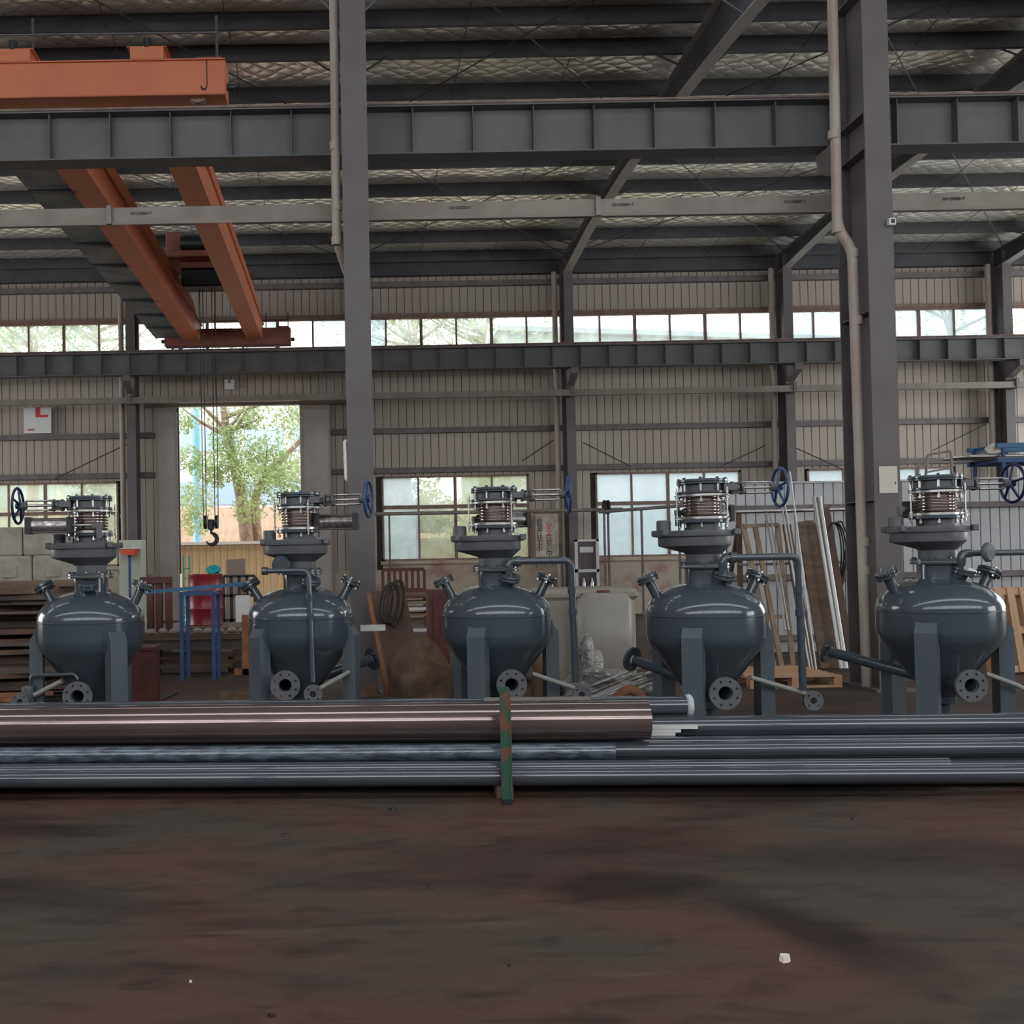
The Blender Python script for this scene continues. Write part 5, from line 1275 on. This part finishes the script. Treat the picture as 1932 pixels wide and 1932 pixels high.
t = thing('blue_post', 'pale blue round post outside the doorway', 'post', (W(372, 1020, 40).x, 40, 2.28))
MB().tube([(0, 0, 0), (0, 0, 9)], .17, 18).build('shaft', mat('pale_blue_paint', (.25, .50, .66), rough=.5), t, 40); MB().box(-.3, .3, -.3, .3, 0, .12).build('footing', CONC, t, 0)

def far_building(name, label, x0, x1, y0, y1, h0, h1, c, stripes):
    t = thing(name, label, 'building', ((x0 + x1) / 2, y0, 0))
    m_ = mat(name + '_wall', c, tuple(min(1, v * 1.08) for v in c), .3, rough=.6)
    MB().prism([(x0, 0), (x1, 0), (x1, h1), (x0, h0)], lambda a, b: (a, y0, b), lambda a, b: (a, y1, b)).build('wall', m_, t, 0, world=True)
    MB().prism([(x0 - .4, h0), (x1 + .4, h1), (x1 + .4, h1 + .25), (x0 - .4, h0 + .25)], lambda a, b: (a, y0 - .5, b), lambda a, b: (a, y1, b)).build('roof', mat(name + '_roof', tuple(v * .75 for v in c), rough=.5), t, 0, world=True)
    for z0, z1 in stripes:
        k = int((x1 - x0) / 3)
        for i in range(k): MB().box(x0 + .4 + i * 3, x0 + 2.9 + i * 3, y0 - .06, y0 + .02, z0, z1).build('window', mat(name + '_pane', (.25, .33, .38), rough=.15), t, 0, world=True)
    return t
far_building('pale_shed', 'pale bluish shed with sloping roof beyond the low windows', 8, 34, 50, 70, 12.9, 11.6, (.26, .31, .36), ((1.2, 2.2), (6, 7.2)))
far_building('grey_block', 'grey building with window bands behind the trees', -40, 4, 66, 80, 15, 15, (.36, .37, .37), ((5.5, 7), (9, 10.5)))

def leaves(m, c, r, n_, s, rn):
    vs = []; fs = []
    for _ in range(n_):
        while True:
            d = V((rn.uniform(-1, 1), rn.uniform(-1, 1), rn.uniform(-1, 1)))
            if d.length < 1: break
        p = V(c) + V((d.x * r[0], d.y * r[1], d.z * r[2]))
        a = V((rn.uniform(-1, 1), rn.uniform(-1, 1), rn.uniform(-1, .4))).normalized(); b = a.orthogonal().normalized(); q = s * rn.uniform(.6, 1.2); k = len(vs)
        vs += [p - a * q, p + b * q * .45, p + a * q, p - b * q * .45]; fs.append((k, k + 1, k + 2, k + 3))
    m.add(vs, fs)
def tree(label, base, h, crown, nl, seed, lm, trunk_r=.2, leaf=.13, trunk=None, extra=None):
    rn = random.Random(seed); b = V(base); t = thing('tree', label, 'tree', b, group='trees outside the hall')
    tp = trunk or [b, b + V((rn.uniform(-.3, .3), 0, h * .35)), b + V((rn.uniform(-.5, .5), rn.uniform(-.4, .4), h * .7)), b + V((rn.uniform(-.6, .6), 0, h * .95))]
    MB().tube(fillet(tp, .8), [trunk_r * (1 - .75 * i / (len(fillet(tp, .8)) - 1)) for i in range(len(fillet(tp, .8)))], 10).build('trunk', BARK, t, 50, world=True)
    lv = MB(); brm = MB()
    for i in range(crown):
        f = rn.uniform(.35, .95); k = f * (len(tp) - 1); j = min(int(k), len(tp) - 2); s0 = V(tp[j]).lerp(V(tp[j + 1]), k - j)
        a = rn.uniform(0, 2 * PI); L_ = h * rn.uniform(.14, .30); e = s0 + V((math.cos(a) * L_, math.sin(a) * L_ * .7, L_ * rn.uniform(.2, .9)))
        brm.tube([s0, s0.lerp(e, .5) + V((0, 0, -.1)), e], [trunk_r * .38, trunk_r * .22, .012], 6)
        leaves(lv, e, (L_ * .55, L_ * .5, L_ * .4), nl, leaf, rn); leaves(lv, s0.lerp(e, .6), (L_ * .4, L_ * .4, L_ * .3), nl // 3, leaf, rn)
    for c, r, n_ in extra or (): leaves(lv, c, r, n_, leaf, rn)
    brm.build('branches', BARK, t, 50, world=True); lv.build('foliage', lm, t, 0, world=True)
    return t
P = lambda px, py, Y: W(px, py, Y)
ex = [(P(x, y, Y), (r, r, r * .8), n_) for x, y, Y, r, n_ in ((480, 905, 37, .85, 620), (535, 925, 37.5, .8, 420), (430, 832, 38, .8, 520), (395, 880, 38, .8, 500), (520, 880, 38, .9, 600), (450, 870, 37.5, .7, 500), (365, 945, 37, .9, 520), (350, 865, 38, .7, 320), (548, 800, 39, .8, 320), (500, 850, 38, .8, 420), (470, 960, 37, .7, 320), (370, 990, 37, .6, 260), (552, 900, 37, .7, 320), (410, 900, 38, .6, 260), (540, 960, 37, .6, 240), (560, 770, 39, .7, 260), (470, 790, 38.5, .6, 260), (345, 800, 38, .5, 160))]
tree('broad forked tree on the bank filling the doorway', P(470, 1008, 38.5), 9.5, 14, 90, 3, LEAF, .26, .085,
     [V((P(466, 1010, 38.5).x, 38.5, 2.27)), P(455, 930, 38.5), P(428, 820, 38.5), P(418, 740, 38.5), P(410, 620, 38.5)], ex)
tree('slim second stem beside the forked tree on the bank', P(487, 1008, 38.9), 7.5, 7, 60, 4, LEAF, .2, .085, [V((P(487, 1010, 38.9).x, 38.9, 2.27)), P(478, 940, 38.9), P(505, 890, 38.9), P(575, 825, 38.9), P(610, 760, 38.9)])
tree('tall bare-branched tree beyond the leftmost strip window', (-13.2, 42, 2.28), 11, 24, 70, 6, LEAF2, .26, .13)
tree('tall tree beyond the strip window over the red-marked sign', (-10.2, 43.5, 2.28), 11, 24, 60, 7, LEAF2, .26, .13)
tree('thin-branched tree beyond the strip window by the tall column', (2.6, 42, 2.28), 11.2, 26, 60, 8, LEAF2, .24, .13)
tree('spreading tree beyond the strip window over the third tank', (6.0, 43, 2.28), 11.5, 28, 60, 9, LEAF2, .24, .13)
tree('young tree beyond the strip window at the far end', (24.5, 40, -.05), 12.5, 18, 80, 10, LEAF, .22, .13)
tree('leafy bush tree outside the low window behind the third tank', (2.2, 32.5, -.05), 4.4, 16, 130, 12, LEAF, .12, .12)
tree('leafy bush tree outside the low window at the slogan board', (4.6, 33.0, -.05), 4.2, 14, 120, 13, LEAF, .12, .12)
tree('tree outside the low window behind the first tank', (-9.0, 33.0, -.05), 5.0, 10, 80, 14, LEAF2, .12, .12)
